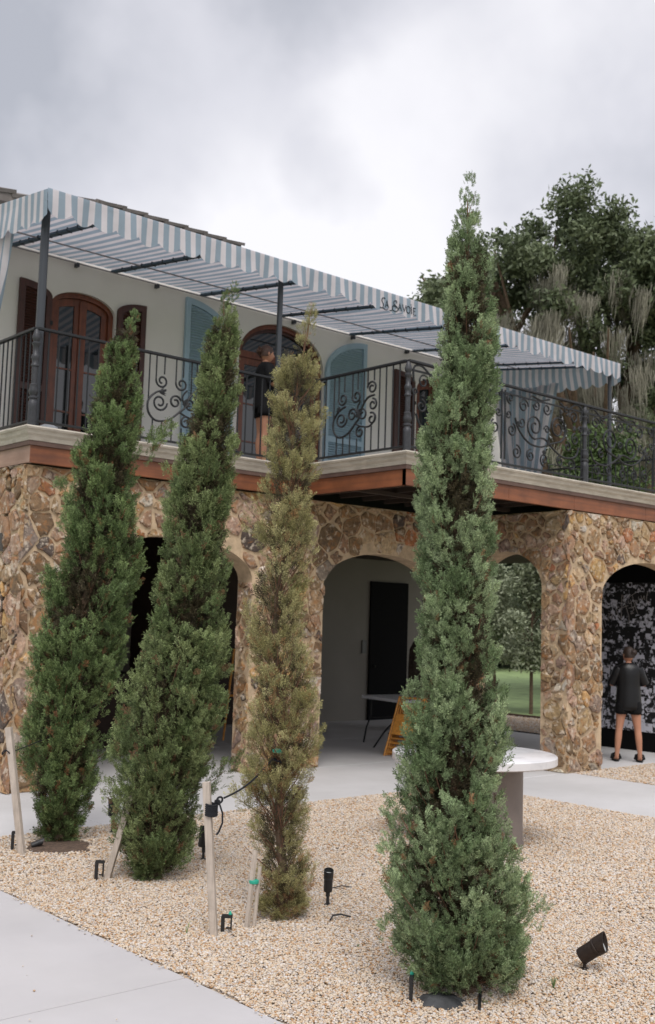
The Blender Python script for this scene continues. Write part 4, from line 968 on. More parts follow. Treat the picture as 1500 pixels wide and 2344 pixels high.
for k, s in enumerate(TX):
    sharp = k in (2, 3, 6, 7, 8, 10, 11, 12, 13)
    p = [Vector((a, b, 0)) for a, b in s] if sharp else smooth_path([Vector((a, b, 0)) for a, b in s])
    def ypl(q):
        t = min(1, max(0, (AZ0+.012-q[1])/drop_f(q[0]))); return vpt(q[0], t)[1]-.004
    lt.tube([(q[0], ypl(q), q[1]+.0) for q in p], .0072, 5)
lt.build('lettering', M_ink, awn)
def curtain(label, x_, ya, yb, ztop, zbot, tie, seed, loc, dx=0.0):
    """gathered striped curtain hanging in the plane x = const; tie(t) -> (y centre, half width)"""
    c_ = 90; r_ = 34; rows = []; us = []
    for i in range(r_):
        t = i/(r_-1); cy, hw = tie(t); z = ztop+(zbot-ztop)*t; row = []; ur = []
        for j in range(c_):
            s = j/(c_-1); y_ = cy+(s*2-1)*hw; fold = sin(s*2*pi*7+1.3*sin(t*3+seed))*(.035+.03*(1-hw/((yb-ya)/2)))
            row.append((x_+fold+dx*t, y_+.012*sin(s*2*pi*14+t*4), z+.012*sin(s*30))); ur.append(s*(yb-ya)*1.5)
        rows.append(row); us.append(ur)
    o = cloth('curtain', rows, us, None); tag(o, label, 'curtain', 'striped curtains at the ends of the awning')
    return o
curtain('gathered striped curtain hanging at the right end of the awning', 16.2, 12.3, 13.6, 6.45, 4.0, lambda t: (12.98+.05*t, .66*(1-t)**.8*1.0+.13+.10*t*t), 1, None)
curtain('gathered striped curtain at the left end of the awning, cut by the photo edge', 5.30, 11.82, 13.2, 6.50, 4.3, lambda t: (12.50+.45*t*t, .68*(1-.62*t)), 2, None)

# ------------------------------------------------------------------ balcony railings
def spiral(c, r0, a0, turns, d=1, r1=.12, n=None):
    """spiral from outer radius r0 at angle a0 winding inwards"""
    n = n or max(14, int(turns*18)); out = []
    for i in range(n+1):
        t = i/n; r = r0*((1-t)+(r1)*t)**1.0; w = a0+d*2*pi*turns*t; out.append((c[0]+r*cos(w), c[1]+r*sin(w)))
    return out
def hermite(p, tp, q, tq, n=12):
    p, tp, q, tq = map(lambda v: Vector((v[0], v[1])), (p, tp, q, tq)); o = []
    for i in range(n+1):
        t = i/n; o.append(tuple((2*t**3-3*t*t+1)*p+(t**3-2*t*t+t)*tp+(-2*t**3+3*t*t)*q+(t**3-t*t)*tq))
    return o
class Rail:
    def __init__(s, label, fn, u0, u1, loc):
        s.t = thing('balcony_railing', label, 'railing', loc, 'black wrought iron balcony railings'); s.fn = fn; s.u0 = u0; s.u1 = u1
        for nm, z0, z1, w in (('top_rail', 5.035, 5.065, .026), ('bottom_rail', 4.005, 4.030, .018)):
            a, b = fn(u0, z0, -w), fn(u1, z1, w); MB().box(min(a[0], b[0]), max(a[0], b[0]), min(a[1], b[1]), max(a[1], b[1]), z0, z1, bevel=.004).build(nm, M_iron, s.t)
    def bar(s, u, z0=4.03, z1=5.035, r=.0100):
        MB().tube([s.fn(u, z0, 0), s.fn(u, z1, 0)], r, 6).build('baluster', M_iron, s.t, smooth=True)
    def scroll(s, pts, r=.012, name='scroll'):
        n = len(pts); MB().tube([s.fn(a, b, 0) for a, b in pts], [r*(1.0 if i > 2 else 1.0) for i in range(n)], 6).build(name, M_iron, s.t, smooth=True)
    def leafk(s, u, z, a, l=.09):
        m = MB(); 
        for k in (-.5, -.2, .1, .4, .75):
            w = a+k; p = s.fn(u, z, 0); q = s.fn(u+l*cos(w), z+l*sin(w), -.012); m.tube([p, tuple((Vector(p)+Vector(q))/2+Vector((0, 0, .006))), q], [.004, .013, .002], 5)
        m.build('leaf_ornament', M_iron, s.t, smooth=True)
def ornament(R, c, w, sg=1):
    """scroll ornament of the straight balusters, traced on a 1 x 1 field; sg mirrors it"""
    def P(a, b): return (c+sg*(a-.5)*w, 4.03+b*1.005)
    def sp_(ca, cb, r, a0, turns, d): 
        pts = spiral((0, 0), r, a0, turns, d, .30); cc = P(ca, cb); return [(cc[0]+sg*x_, cc[1]+y_) for x_, y_ in pts]
    for ca, cb, r, a0, turns, d in ((.30, .70, .085, pi*.98, 1.25, 1), (.58, .705, .085, pi*.98, 1.2, 1), (.88, .775, .085, pi*.95, 1.35, -1), (.90, .565, .075, pi*.5, 1.25, -1), (.28, .44, .105, 0, 1.35, -1), (.50, .475, .085, pi*.1, 1.3, 1), (.70, .46, .085, pi, 1.3, -1), (.66, .245, .075, pi*.5, 1.2, 1), (.885, .39, .08, pi*.6, 1.1, -1)):
        R.scroll(sp_(ca, cb, r, a0, turns, d), .013)
    R.scroll([P(a, b) for a, b in [tuple(v)[:2] for v in smooth_path([Vector((a, b, 0)) for a, b in ((.36, .60), (.22, .55), (.12, .44), (.13, .30), (.24, .215), (.42, .25), (.56, .36), (.64, .43), (.70, .56), (.80, .66), (.93, .68))])]], .0135)
    R.scroll([P(a, b) for a, b in [tuple(v)[:2] for v in smooth_path([Vector((a, b, 0)) for a, b in ((.56, .36), (.70, .31), (.84, .30), (.93, .36), (.95, .43))])]], .012)
    R.scroll([P(a, b) for a, b in [tuple(v)[:2] for v in smooth_path([Vector((a, b, 0)) for a, b in ((.64, .43), (.60, .55), (.66, .64))])]], .012)
    for a, b0, b1 in ((.215, .70, 1), (.33, .785, 1), (.495, .705, 1), (.60, .79, 1), (.72, .60, 1), (.795, .775, 1), (.92, .86, 1), (.12, .44, 1)): R.bar(P(a, 0)[0], P(0, b0)[1])
    for a, b1 in ((.19, .24), (.32, .215), (.46, .27), (.60, .17), (.76, .30), (.88, .30)): R.bar(P(a, 0)[0], 4.03, P(0, b1)[1])
    R.leafk(*P(.64, .43), pi*.25); R.leafk(*P(.27, .555), pi*.05)
def newel(R, u, big=True):
    c = R.fn(u, 0, 0); z0 = 3.952
    prof = [(.050, 0), (.050, .22), (.052, .27), (.040, .285), (.040, .30), (.052, .31), (.052, .325), (.036, .34), (.050, .37), (.054, .40), (.042, .44), (.045, .45), (.045, .462), (.032, .475), (.034, .66), (.044, .67), (.044, .685), (.034, .70), (.038, .74), (.048, .77), (.038, .80), (.030, .81), (.034, .90), (.046, .915), (.046, .93), (.030, .945), (.042, .975), (.046, 1.00), (.034, 1.04), (.02, 1.083)]
    MB().lathe((c[0], c[1], z0), prof, 12).build('newel_post', M_castiron, R.t, smooth=True)
r1 = Rail('straight black balcony railing above the left stone corner, beside the awning post', lambda u, z, d: (CX+d, u, z), CY+.03, 13.97, (CX, 12.5, ZD))
for u in np.arange(CY+.14, 13.9, .116): r1.bar(u)
r2 = Rail('long front balcony railing with a scroll ornament, running behind the three left cypresses', lambda u, z, d: (u, CY+d, z), CX, JX-.03, (7.2, CY, ZD))
for u in np.arange(CX+.15, 6.60, .125): r2.bar(u)
ornament(r2, 7.12, 1.0, 1)
for u in np.arange(7.68, JX-.05, .125): r2.bar(u)
newel(r2, CX-.0)
r3 = Rail('short balcony railing with one scroll ornament, before the right blue shutter', lambda u, z, d: (JX+d, u, z), JY+.03, CY-.03, (JX, 10, ZD))
for u in list(np.arange(JY+.14, 9.5, .115))+list(np.arange(10.48, CY-.02, .115)): r3.bar(u)
ornament(r3, 9.97, .92, -1)
r4 = Rail('long ornate balcony railing of dense iron scrolls at the right', lambda u, z, d: (u, JY+d, z), JX, XE, (13, JY, ZD))
newel(r4, JX); newel(r4, 12.58); newel(r4, 16.1)
def rich_panel(R, ua, ub, flip):
    w = ub-ua
    def P(a, b): a = 1-a if flip else a; return (ua+a*w, 4.03+b*1.005)
    sg = -1 if flip else 1
    def S(ca, cb, r, a0, turns, d, k=.25, rad=.012):
        cc = P(ca, cb); R.scroll([(cc[0]+sg*x_, cc[1]+y_) for x_, y_ in spiral((0, 0), r, a0, turns, d, k)], rad)
    def C(pts, rad=.0135): R.scroll([tuple(v)[:2] for v in smooth_path([Vector((*P(a, b), 0)) for a, b in pts])], rad)
    # big scrolls
    S(.33, .60, .19, pi*1.5, 1.7, -1, .22, .0135); S(.62, .56, .17, -pi/2, 1.6, 1, .22, .0135)
    C([(.33, .41), (.44, .36), (.55, .30), (.70, .33), (.82, .48), (.86, .62)]); C([(.62, .39), (.50, .42), (.38, .30), (.25, .22), (.10, .26), (.05, .40)])
    for ca, cb, r, a0, tn, d in ((.12, .80, .095, 0, 1.3, 1), (.22, .88, .07, -pi/2, 1.2, -1), (.47, .83, .085, pi, 1.3, 1), (.60, .85, .075, 0, 1.3, -1), (.76, .80, .10, pi, 1.4, -1), (.92, .86, .075, -pi/2, 1.3, 1),
                                 (.10, .50, .085, pi/2, 1.3, -1), (.20, .38, .07, pi/2, 1.2, 1), (.90, .45, .09, pi*.6, 1.4, 1), (.78, .58, .08, 0, 1.2, -1), (.15, .14, .085, pi/2, 1.3, 1), (.30, .16, .075, pi/2, 1.3, -1),
                                 (.50, .14, .09, -pi/2, 1.3, 1), (.67, .16, .085, pi/2, 1.4, -1), (.84, .17, .095, pi/2, 1.4, 1), (.47, .55, .06, 0, 1.2, 1), (.94, .65, .06, 0, 1.2, -1), (.03, .65, .05, 0, 1.1, 1)):
        S(ca, cb, r, a0, tn, d)
    C([(.02, .78), (.02, .95), (.10, .985), (.20, .90), (.30, .96)]); C([(.44, .97), (.55, .93), (.66, .96), (.70, .90)]); C([(.98, .05), (.98, .95)]); C([(.02, .02), (.02, .70)], .0085)
    C([(.0, .92), (.5, .915), (1.0, .92)], .007); C([(.0, .09), (.4, .095), (.44, .02)], .007)
    for a, b, w_ in ((.44, .36, .8), (.30, .80, 2.0), (.82, .50, 1.2), (.50, .20, 1.4), (.13, .62, 2.4)): R.leafk(*P(a, b), w_ if not flip else pi-w_, .075)
rich_panel(r4, JX+.06, 10.82, False); rich_panel(r4, 10.82, 12.53, True); rich_panel(r4, 12.63, 14.35, False); rich_panel(r4, 14.35, 16.05, True)
for u in np.arange(16.25, XE, .13): r4.bar(u)
MB().box(JX+.06, XE, JY-.008, JY+.008, 4.935, 4.948).build('inner_rail', M_iron, r4.t)
r5 = Rail('far end balcony railing of short bars and hoops, seen through the ornate one', lambda u, z, d: (XE+d, u, z), JY+.03, 13.9, (XE, 11.5, ZD))
for u in np.arange(JY+.15, 13.9, .13): r5.bar(u)
for u in np.arange(JY+.3, 13.8, .52): r5.scroll([(u+.2*cos(w), 4.25+.2*sin(w)) for w in np.linspace(0, 2*pi, 20)], .008); r5.scroll(spiral((u+.05, 4.75), .16, 0, 1.5, 1), .008)
# white bowl/planter seen by the left door
tag(MB().lathe((6.62, 13.3, 3.95), [(.10, 0), (.13, .05), (.14, .42), (.12, .45), (.02, .50)], 16).build('planter', M_whitep, smooth=True), 'round white pot on the balcony floor in front of the leftmost door', 'pot')

# ------------------------------------------------------------------ table, chairs and other things under the arcade
tb_ = thing('marble_table', 'round white marble table on a thick brown pedestal, behind the nearest cypress', 'table', (7.55, 6.75, 0))
TC_ = (7.69, 6.68)
MB().lathe((*TC_, .705), [(.70, 0), (.735, .004), (.745, .012), (.745, .072), (.735, .08), (.0, .081)], 64).build('tabletop', M_marble, tb_, smooth=True)
MB().lathe((*TC_, 0), [(.455, 0), (.455, .012), (.442, .014), (.44, .03), (.44, .704)], 48).build('pedestal', M_ped, tb_, smooth=True)
ft = thing('folding_table', 'white plastic folding table with black legs, inside the middle arch', 'table', (12.9, 12.8, 0))
q = Matrix.Rotation(radians(-10), 3, 'Z'); c = Vector((12.88, 12.55, .725)); 
m = MB(); pts = []
hx, hy, rr = .38, .80, .08
A2 = [Vector((12.36, 13.21)), Vector((12.14, 12.03)), Vector((13.0, 11.9)), Vector((13.24, 13.08))]
poly = []
for i in range(4):
    p, q0, q1 = A2[i], A2[i-1], A2[(i+1) % 4]
    a = p+(q0-p).normalized()*.08; b = p+(q1-p).normalized()*.08
    for t in (0, .33, .66, 1): poly.append(tuple(a*(1-t)**2+p*2*t*(1-t)+b*t*t))
m.prism(poly, lambda u, v, d: (u, v, d), .705, .75); m.build('tabletop', M_whitep, ft)
for (x_, y_), (dx_, dy_) in (((12.36, 12.98), (-.02, .1)), ((12.22, 12.25), (-.28, .18)), ((12.95, 12.15), (.1, -.05)), ((13.05, 12.9), (.1, .05))):
    MB().tube([(x_+.03, y_, .705), (x_+.03, y_, .45), (x_+dx_*.5, y_+dy_*.5, .25), (x_+dx_, y_+dy_, 0)], .014, 8).build('leg', M_iron, ft, smooth=True)
MB().tube([(12.39, 12.98, .40), (12.98, 12.9, .40)], .010, 6).build('crossbar', M_iron, ft); MB().tube([(12.15, 12.33, .22), (12.95, 12.15, .25)], .010, 6).build('crossbar', M_iron, ft)
def folded_chair(label, k, base=(11.38, 11.62), lean=.42, yaw=.15):
    ch = thing('bamboo_chair', label, 'chair', (base[0]+k*.055, base[1]+k*.01, 0), 'folded bamboo chairs leaning together')
    B = Vector((base[0]+k*.055, base[1]+k*.01, 0)); Z = Matrix.Rotation(yaw, 3, 'Z'); up_ = Z @ Vector((lean, .0, 1)).normalized(); sd = Z @ Vector((0, -1, 0)); nn = Z @ Vector((1, 0, -lean)).normalized()
    P = lambda a, b, c=0.: B+sd*a+up_*b+nn*c
    for s in (0, .42):
        MB().tube([P(s, 0), P(s, .3), P(s, .6), P(s, .92)], .014, 8).build('leg', M_bamboo, ch, smooth=True)
        MB().tube([P(s+.02, .02, .03), P(s+.02, .7, .03)], .012, 8).build('leg', M_bamboo, ch, smooth=True)
    for b in (.06, .13, .20, .27): MB().tube([P(0, b), P(.42, b)], .009, 6).build('rung', M_bamboo, ch, smooth=True)
    for b in (.80, .90): MB().tube([P(0, b), P(.42, b)], .011, 6).build('rung', M_bamboo, ch, smooth=True)
    for a in (.08, .15, .22, .29, .36): MB().tube([P(a, .66, .012), P(a, .80, 0)], .007, 6).build('spindle', M_bamboo, ch)
    sm = MB(); 
    vs = [P(.03, .33, -.012), P(.39, .33, -.012), P(.39, .64, -.012), P(.03, .64, -.012), P(.03, .33, .014), P(.39, .33, .014), P(.39, .64, .014), P(.03, .64, .014)]
    sm.add(vs, [(0, 1, 2, 3), (4, 5, 6, 7), (0, 1, 5, 4), (1, 2, 6, 5), (2, 3, 7, 6), (3, 0, 4, 7)]); sm.build('seat', M_bamboo, ch)
LC = ['outermost folded bamboo chair, foremost in the leaning stack under the middle arch', 'second folded bamboo chair from the front of the leaning stack', 'third folded bamboo chair of the stack, mostly hidden by the nearest cypress', 'rearmost folded bamboo chair of the leaning stack by the white folding table']
for k in range(4): folded_chair(LC[k], k)
ch2 = thing('wooden_easel', 'pale wooden frame standing in the dark left arch, half hidden by the second cypress', 'wooden frame', (10.55, 14.2, 0))
for a, b, c_, d_ in ((10.42, 14.3, 10.50, 14.2), (10.72, 14.1, 10.62, 14.15)): MB().tube([(a, b, 0), (c_, d_, 1.45)], .018, 6).build('leg', M_bamboo, ch2)
MB().tube([(10.38, 14.3, .70), (10.78, 14.1, .72)], .02, 6).build('crossbar', M_bamboo, ch2); MB().tube([(10.45, 14.24, 1.1), (10.7, 14.12, 1.12)], .016, 6).build('crossbar', M_bamboo, ch2)
tag(MB().lathe((14.98, 14.3, 0), [(.26, 0), (.27, .5), (.29, 1.1), (.27, 1.45), (.20, 1.60), (.08, 1.66)], 18).build('wrapped_bundle', M_camo, smooth=True), 'tall brown wrapped bundle standing behind the folding table, by the dark doorway', 'bundle')
tag(MB().obox((9.9, 12.6, 2.72), (.16, .5, .12), Matrix.Rotation(-.5, 3, 'X') @ Matrix.Rotation(.4, 3, 'Z')).build('ceiling_speaker', M_plate), 'grey box speaker hung under the porch ceiling, seen through the left arch', 'speaker')

# ------------------------------------------------------------------ people
def skin_mesh(name, verts, edges, radii, rootv, m, parent, M4, sub=2):
    me = bpy.data.meshes.new(name); me.from_pydata([tuple(M4 @ Vector(v) - base_of(parent)) for v in verts], edges, []); me.update()
    o = link_mesh(name, me, m, parent); sk = o.modifiers.new('skin', 'SKIN'); sk.use_smooth_shade = True
    if not me.skin_vertices: 
        bm = bmesh.new(); bm.from_mesh(me); bm.verts.layers.skin.verify(); bm.to_mesh(me); bm.free()
    for i, r in enumerate(radii):
        me.skin_vertices[0].data[i].radius = (r, r) if not isinstance(r, tuple) else r
        me.skin_vertices[0].data[i].use_root = (i == rootv)
    ss = o.modifiers.new('sub', 'SUBSURF'); ss.levels = sub; ss.render_levels = sub
    return o
def loft(name, rings, m, parent, M4, n=20, fold=0., seed=0):
    """rings: (cx, cy, z, rx, ry)"""
    rg = random.Random(seed); vs = []; fs = []
    for i, (cx, cy, z, rx, ry) in enumerate(rings):
        for j in range(n):
            w = 2*pi*j/n; f = 1+fold*sin(w*5+i*.7)*(i/len(rings))+rg.uniform(-.4, .4)*fold*.5; vs.append(M4 @ Vector((cx+rx*cos(w)*f, cy+ry*sin(w)*f, z)))
    k = len(rings)
    for i in range(k-1):
        for j in range(n): fs.append((i*n+j, i*n+(j+1) % n, (i+1)*n+(j+1) % n, (i+1)*n+j))
    fs += [tuple(range(n-1, -1, -1)), tuple((k-1)*n+j for j in range(n))]
    o = MB().add(vs, fs).build(name, m, parent, smooth=True); ss = o.modifiers.new('sub', 'SUBSURF'); ss.levels = 1; ss.render_levels = 1; return o
def sleeve(p, q, r0, r1, m, parent, M4):
    p, q = Vector(p), Vector(q); mid = (p+q)/2+Vector((0, 0, -.01)); e_ = p.lerp(mid, .2)
    o = MB().tube([M4 @ v for v in (p, e_, mid, q)], [r0*.8, r0, (r0+r1)/2, r1], 14).build('sleeve', m, parent, smooth=True); return o
def person(label, pos, face, hair_m, pose, h=1.65, shirt=None, hem=.78, head_turn=0., group=None):
    P = thing('person', label, 'person', pos); s = h/1.65
    M4 = Matrix.Translation(pos) @ Matrix.Rotation(face-pi/2, 4, 'Z') @ Matrix.Scale(s, 4)       # local: facing +Y, x = right
    def W3(v): return M4 @ Vector(v)
    V = []; E = []; R = []
    def add(v, r, par=None):
        V.append(v); R.append(r*s if not isinstance(r, tuple) else (r[0]*s, r[1]*s)); 
        if par is not None: E.append((par, len(V)-1))
        return len(V)-1
    pel = add((0, 0, .93), (.135, .105)); sp1 = add((0, .0, 1.08), (.115, .09), pel); sp2 = add((0, .0, 1.25), (.135, .10), sp1); up_ = add((0, -.005, 1.355), (.09, .06), sp2)
    nk = add((0, .0, 1.43), .046, up_); nk2 = add((0, .015, 1.49), .043, nk)
    for sg in (-1, 1):
        fx = pose.get('feet', .13)*sg
        hp = add((.085*sg, 0, .86), (.098, .10), pel); th = add((.085*sg+(fx-.085*sg)*.3, .0, .68), .078, hp); kn = add((.085*sg+(fx-.085*sg)*.6, .0, .47), .052, th)
        cf = add((.085*sg+(fx-.085*sg)*.75, -.018, .34), .055, kn); an = add((fx, -.01, .085), .031, cf); hl = add((fx, .01, .04), .035, an); toe = add((fx+.02*sg, .15, .03), .026, hl)
        sh = add((.155*sg, -.005, 1.345), .042, up_); el = pose['elbow'][0 if sg < 0 else 1]; wr = pose['wrist'][0 if sg < 0 else 1]
        ua = add(tuple(Vector((.165*sg, -.005, 1.35)).lerp(Vector(el), .5)), .044, sh); e1 = add(el, .036, ua); fa = add(tuple(Vector(el).lerp(Vector(wr), .45)), .034, e1); w1 = add(wr, .022, fa)
        d = (Vector(wr)-Vector(el)).normalized(); pm = add(tuple(Vector(wr)+d*.05), (.03, .018), w1)
        side = d.cross(Vector((0, 0, 1))).normalized()
        for k, (o_, l) in enumerate(((-.026, .062), (-.009, .075), (.009, .07), (.026, .055))):
            b = add(tuple(Vector(wr)+d*.085+side*o_), .0095, pm); c1 = add(tuple(Vector(wr)+d*(.085+l*.55)+side*o_*1.1+Vector((0, 0, -.008))), .0085, b); add(tuple(Vector(wr)+d*(.085+l)+side*o_*1.15+Vector((0, 0, -.026))), .007, c1)
        tb2 = add(tuple(Vector(wr)+d*.045-side*sg*.035+Vector((0, 0, .0))), .011, pm); add(tuple(Vector(wr)+d*.085-side*sg*.05+Vector((0, 0, -.01))), .009, tb2)
    skin_mesh('body', V, E, R, 0, M_skin, P, M4)
    for md in P.children[-1].modifiers: pass
    # head
    MH = M4 @ Matrix.Translation((0, .02, 1.555)) @ Matrix.Rotation(head_turn, 4, 'Z')
    n, k = 24, 18; vs = []; fs = []
    for i in range(k+1):
        ph = pi*i/k; z = cos(ph)
        for j in range(n):
            w = 2*pi*j/n; x_, y_ = sin(ph)*cos(w), sin(ph)*sin(w); rx, ry, rz = .073, .092, .112
            if z < 0: rx *= 1+.28*z; y_ = y_*(1+.12*z)+(-z)*.12*max(0, 1)          # jaw narrows, chin forward
            v = Vector((x_*rx, y_*ry, z*rz))
            if y_ > .6 and abs(x_) < .35: v.y += .022*math.exp(-((z+.12)/.16)**2)*(1-abs(x_)/.35)     # nose
            if y_ > .5: v.y -= .008*math.exp(-((z-.12)/.10)**2)*math.exp(-((abs(x_)-.38)/.15)**2)     # eye sockets
            if y_ > .6 and abs(x_) < .4: v.y += .006*math.exp(-((z+.48)/.07)**2)                        # lips
            vs.append(MH @ v)
    for i in range(k):
        for j in range(n): fs.append((i*n+j, i*n+(j+1) % n, (i+1)*n+(j+1) % n, (i+1)*n+j))
    hd = MB().add(vs, fs).build('head', M_skin, P, smooth=True)
    for sg in (-1, 1):
        MB().lathe(MH @ Vector((.030*sg, .080, .012)), [(.001, -.006), (.009, -.003), (.011, 0), (.009, .003), (.001, .006)], 8).build('eye', M_black, hd)
        MB().lathe(MH @ Vector((.073*sg, .0, -.005)), [(.002, -.028), (.012, -.018), (.016, .005), (.010, .024), (.001, .028)], 8).build('ear', M_skin, hd, smooth=True)
    MB().obox(MH @ Vector((0, .092, -.055)), (.045*s, .008, .010), MH.to_3x3().normalized()).build('mouth', mat('lips', (.35, .11, .09), .5), hd)
    # hair: cap over the skull, bun at the back
    vs = []; fs = []; rg = random.Random(2)
    for i in range(13):
        ph = pi*.62*i/12
        for j in range(n):
            w = 2*pi*j/n; fr_ = max(0, sin(w)); lim = pi*.62*(1-.42*fr_); p2 = lim*i/12; r_ = 1.10+.05*sin(w*9+i)*.6
            vs.append(MH @ Vector((sin(p2)*cos(w)*.076*r_, sin(p2)*sin(w)*.094*r_-.008, cos(p2)*.112*r_+.006)))
    for i in range(12):
        for j in range(n): fs.append((i*n+j, i*n+(j+1) % n, (i+1)*n+(j+1) % n, (i+1)*n+j))
    MB().add(vs, fs).build('hair', hair_m, P, smooth=True)
    bn = MB(); bc = pose.get('bun', (0, -.11, .03)); br = pose.get('bun_r', .045)
    bn.lathe(MH @ Vector(bc), [(.004, -br), (br*.7, -br*.7), (br, -br*.2), (br*.95, br*.3), (br*.6, br*.8), (.004, br*1.05)], 12)
    for a in range(7):
        w = a*.9; bn.tube([MH @ (Vector(bc)+Vector((br*.8*cos(w), br*.2*sin(w*2), br*.8*sin(w)))), MH @ (Vector(bc)+Vector((br*1.25*cos(w+.5), -.01, br*1.3*sin(w+.5)))), MH @ (Vector(bc)+Vector((br*.9*cos(w+1.1), -.02, br*.9*sin(w+1.1))))], .008, 5)
    bn.build('hair_bun', hair_m, P, smooth=True)
    # shirt
    loft('shirt', [(0, .0, hem, .19, .145), (0, 0, hem+.05, .192, .147), (0, 0, .95, .185, .140), (0, 0, 1.08, .168, .125), (0, 0, 1.22, .172, .125), (.004, -.004, 1.32, .183, .116), (0, -.004, 1.385, .178, .095), (0, 0, 1.425, .105, .07), (0, .005, 1.45, .06, .055)], shirt, P, M4, 24, .035, 3)
    for i, sg in enumerate((-1, 1)):
        sleeve((.13*sg, -.003, 1.375), tuple(Vector((.165*sg, 0, 1.36)).lerp(Vector(pose['elbow'][i]), .95)), .08, .072, shirt, P, M4)
    # shorts
    for sg in (-1, 1):
        loft('shorts_leg', [(.095*sg, 0, .68, .105, .115), (.092*sg, 0, .74, .105, .118), (.088*sg, 0, .86, .105, .122), (.07*sg, 0, .95, .10, .115)], M_fabricb, P, M4, 16, .02, 4)
    return P, M4
p1, m1 = person('woman seen from behind in black satin shirt and shorts, standing before the collage mural', (14.20, 9.35, .0), atan2(.62, .78), M_hair, dict(feet=.165, elbow=((-.245, .05, 1.11), (.235, .06, 1.12)), wrist=((-.10, .24, 1.16), (.09, .24, 1.15)), bun=(.02, -.098, .045), bun_r=.042), 1.66, M_satin, .74, head_turn=.55)
for sg in (-1, 1):
    b = Vector((.17*sg, .03, .0)); M4 = m1
    MB().add([M4 @ (b+Vector((.052*cos(w)*(1.15 if sin(w) > 0 else .85), .045+.14*sin(w)*.9, z))) for z in (0.002, .028) for w in np.linspace(0, 2*pi, 16, endpoint=False)], [(j, (j+1) % 16, 16+(j+1) % 16, 16+j) for j in range(16)]+[tuple(range(15, -1, -1)), tuple(range(16, 32))]).build('slipper_sole', M_fur, p1)
    MB().tube([M4 @ (b+Vector((-.062, .07, .03))), M4 @ (b+Vector((-.04, .09, .075))), M4 @ (b+Vector((.0, .10, .088))), M4 @ (b+Vector((.04, .09, .075))), M4 @ (b+Vector((.062, .07, .03)))], [.025, .036, .04, .036, .025], 10).build('slipper_strap', M_fur, p1, smooth=True)
p2_, m2 = person('woman in black with an auburn bun, in profile on the balcony by the post', (8.84, 11.50, 3.935), atan2(-.32, .95), M_hair2, dict(feet=.10, elbow=((-.205, -.02, 1.12), (.215, .04, 1.11)), wrist=((-.17, .20, 1.06), (.15, .24, 1.10)), bun=(0, -.105, .035), bun_r=.048), 1.66, M_fabricb, .76)

# ------------------------------------------------------------------ background trees, lawn planting
def leaf_cloud(name, parent, clusters, n, size, cols, seed, surf=.55, m=M_leaf, flat=.0):
    """clusters: (x, y, z, rx, ry, rz); leaves are rhombic quads gathered in twig clumps"""
    rg = np.random.default_rng(seed); C = np.array(clusters, float); vol = (C[:, 3]*C[:, 4]*C[:, 5])**(2/3); vol /= vol.sum()
    nt_ = n//14; which = rg.choice(len(C), nt_, p=vol); d = rg.normal(0, 1, (nt_, 3)); d /= np.linalg.norm(d, axis=1)[:, None]; r = rg.uniform(0, 1, nt_)**surf
    tw = C[which, :3]+d*r[:, None]*C[which, 3:]
    pos = np.repeat(tw, 14, 0)+rg.normal(0, size*1.7, (nt_*14, 3)); M = len(pos)
    a = rg.normal(0, 1, (M, 3)); a[:, 2] *= 1-flat; a /= np.linalg.norm(a, axis=1)[:, None]; b = rg.normal(0, 1, (M, 3)); b -= a*(a*b).sum(1)[:, None]; b /= np.linalg.norm(b, axis=1)[:, None]
    s = (rg.uniform(.6, 1.3, M)*size)[:, None]; V = np.stack([pos-a*s, pos+b*s*.45, pos+a*s, pos-b*s*.45], 1).reshape(-1, 3)
    c1, c2 = np.array(cols[0]), np.array(cols[1]); k = np.repeat(rg.uniform(0, 1, nt_), 14)[:, None]*.7+rg.uniform(0, .3, (M, 1)); c = c1*(1-k)+c2*k
    o = from_np(name, V, np.arange(M*4).reshape(-1, 4), m, parent, colors=np.repeat(c, 4, 0)); o['kind'] = 'stuff'; return o
FH = np.array([sin(.72051), cos(.72051), 0])
def bg(px, depth, z): # a spot in the scenery given by bearing from the terrace and distance
    return FH*depth+RH*((px-750)/2497*depth)+np.array([0, 0, z])
oak = thing('live_oak', 'large live oak with grey Spanish moss, rising behind the right end of the building', 'tree', tuple(bg(1400, 27, 0)))
tr0 = bg(1400, 27, 0); mbk = MB()
mbk.tube([tr0+np.array([0, 0, -.1]), tr0+np.array([.1, .2, 1.5]), tr0+np.array([0, 0, 3.5])], [.75, .6, .55], 12)
limbs = [(1020, 26, 9.6, .30), (1120, 27, 10.6, .30), (1290, 28, 11.4, .33), (1450, 28, 11.5, .36), (1650, 27, 11, .4), (1250, 25, 8.0, .28), (1640, 26, 7.2, .35), (1180, 29, 8.6, .25), (1800, 28, 9.5, .35)]
for px, dp, z, r in limbs:
    e_ = bg(px, dp, z); s0 = tr0+np.array([0, 0, 3.2]); mid = s0*.5+e_*.5+np.array([RNG.uniform(-.6, .6), RNG.uniform(-.6, .6), RNG.uniform(-.5, .6)])
    pts = [tuple(v) for v in smooth_path([Vector(s0), Vector(s0*.75+mid*.25+np.array([0, 0, .3])), Vector(mid), Vector(e_)], 5)]
    mbk.tube(pts, [r*(1-.75*i/(len(pts)-1)) for i in range(len(pts))], 8)
    for k in range(5):
        f_ = np.array(e_)+np.array([RNG.uniform(-1.6, 1.6), RNG.uniform(-1.6, 1.6), RNG.uniform(-.4, 1.6)]); g_ = np.array(pts[RNG.randint(7, len(pts)-2)]); mbk.tube([g_, (g_+f_)/2+np.array([0, 0, .2]), f_], [.09, .06, .02], 6)
mbk.build('trunk', M_bark, oak, smooth=True)
oc = []; rg_ = random.Random(21)
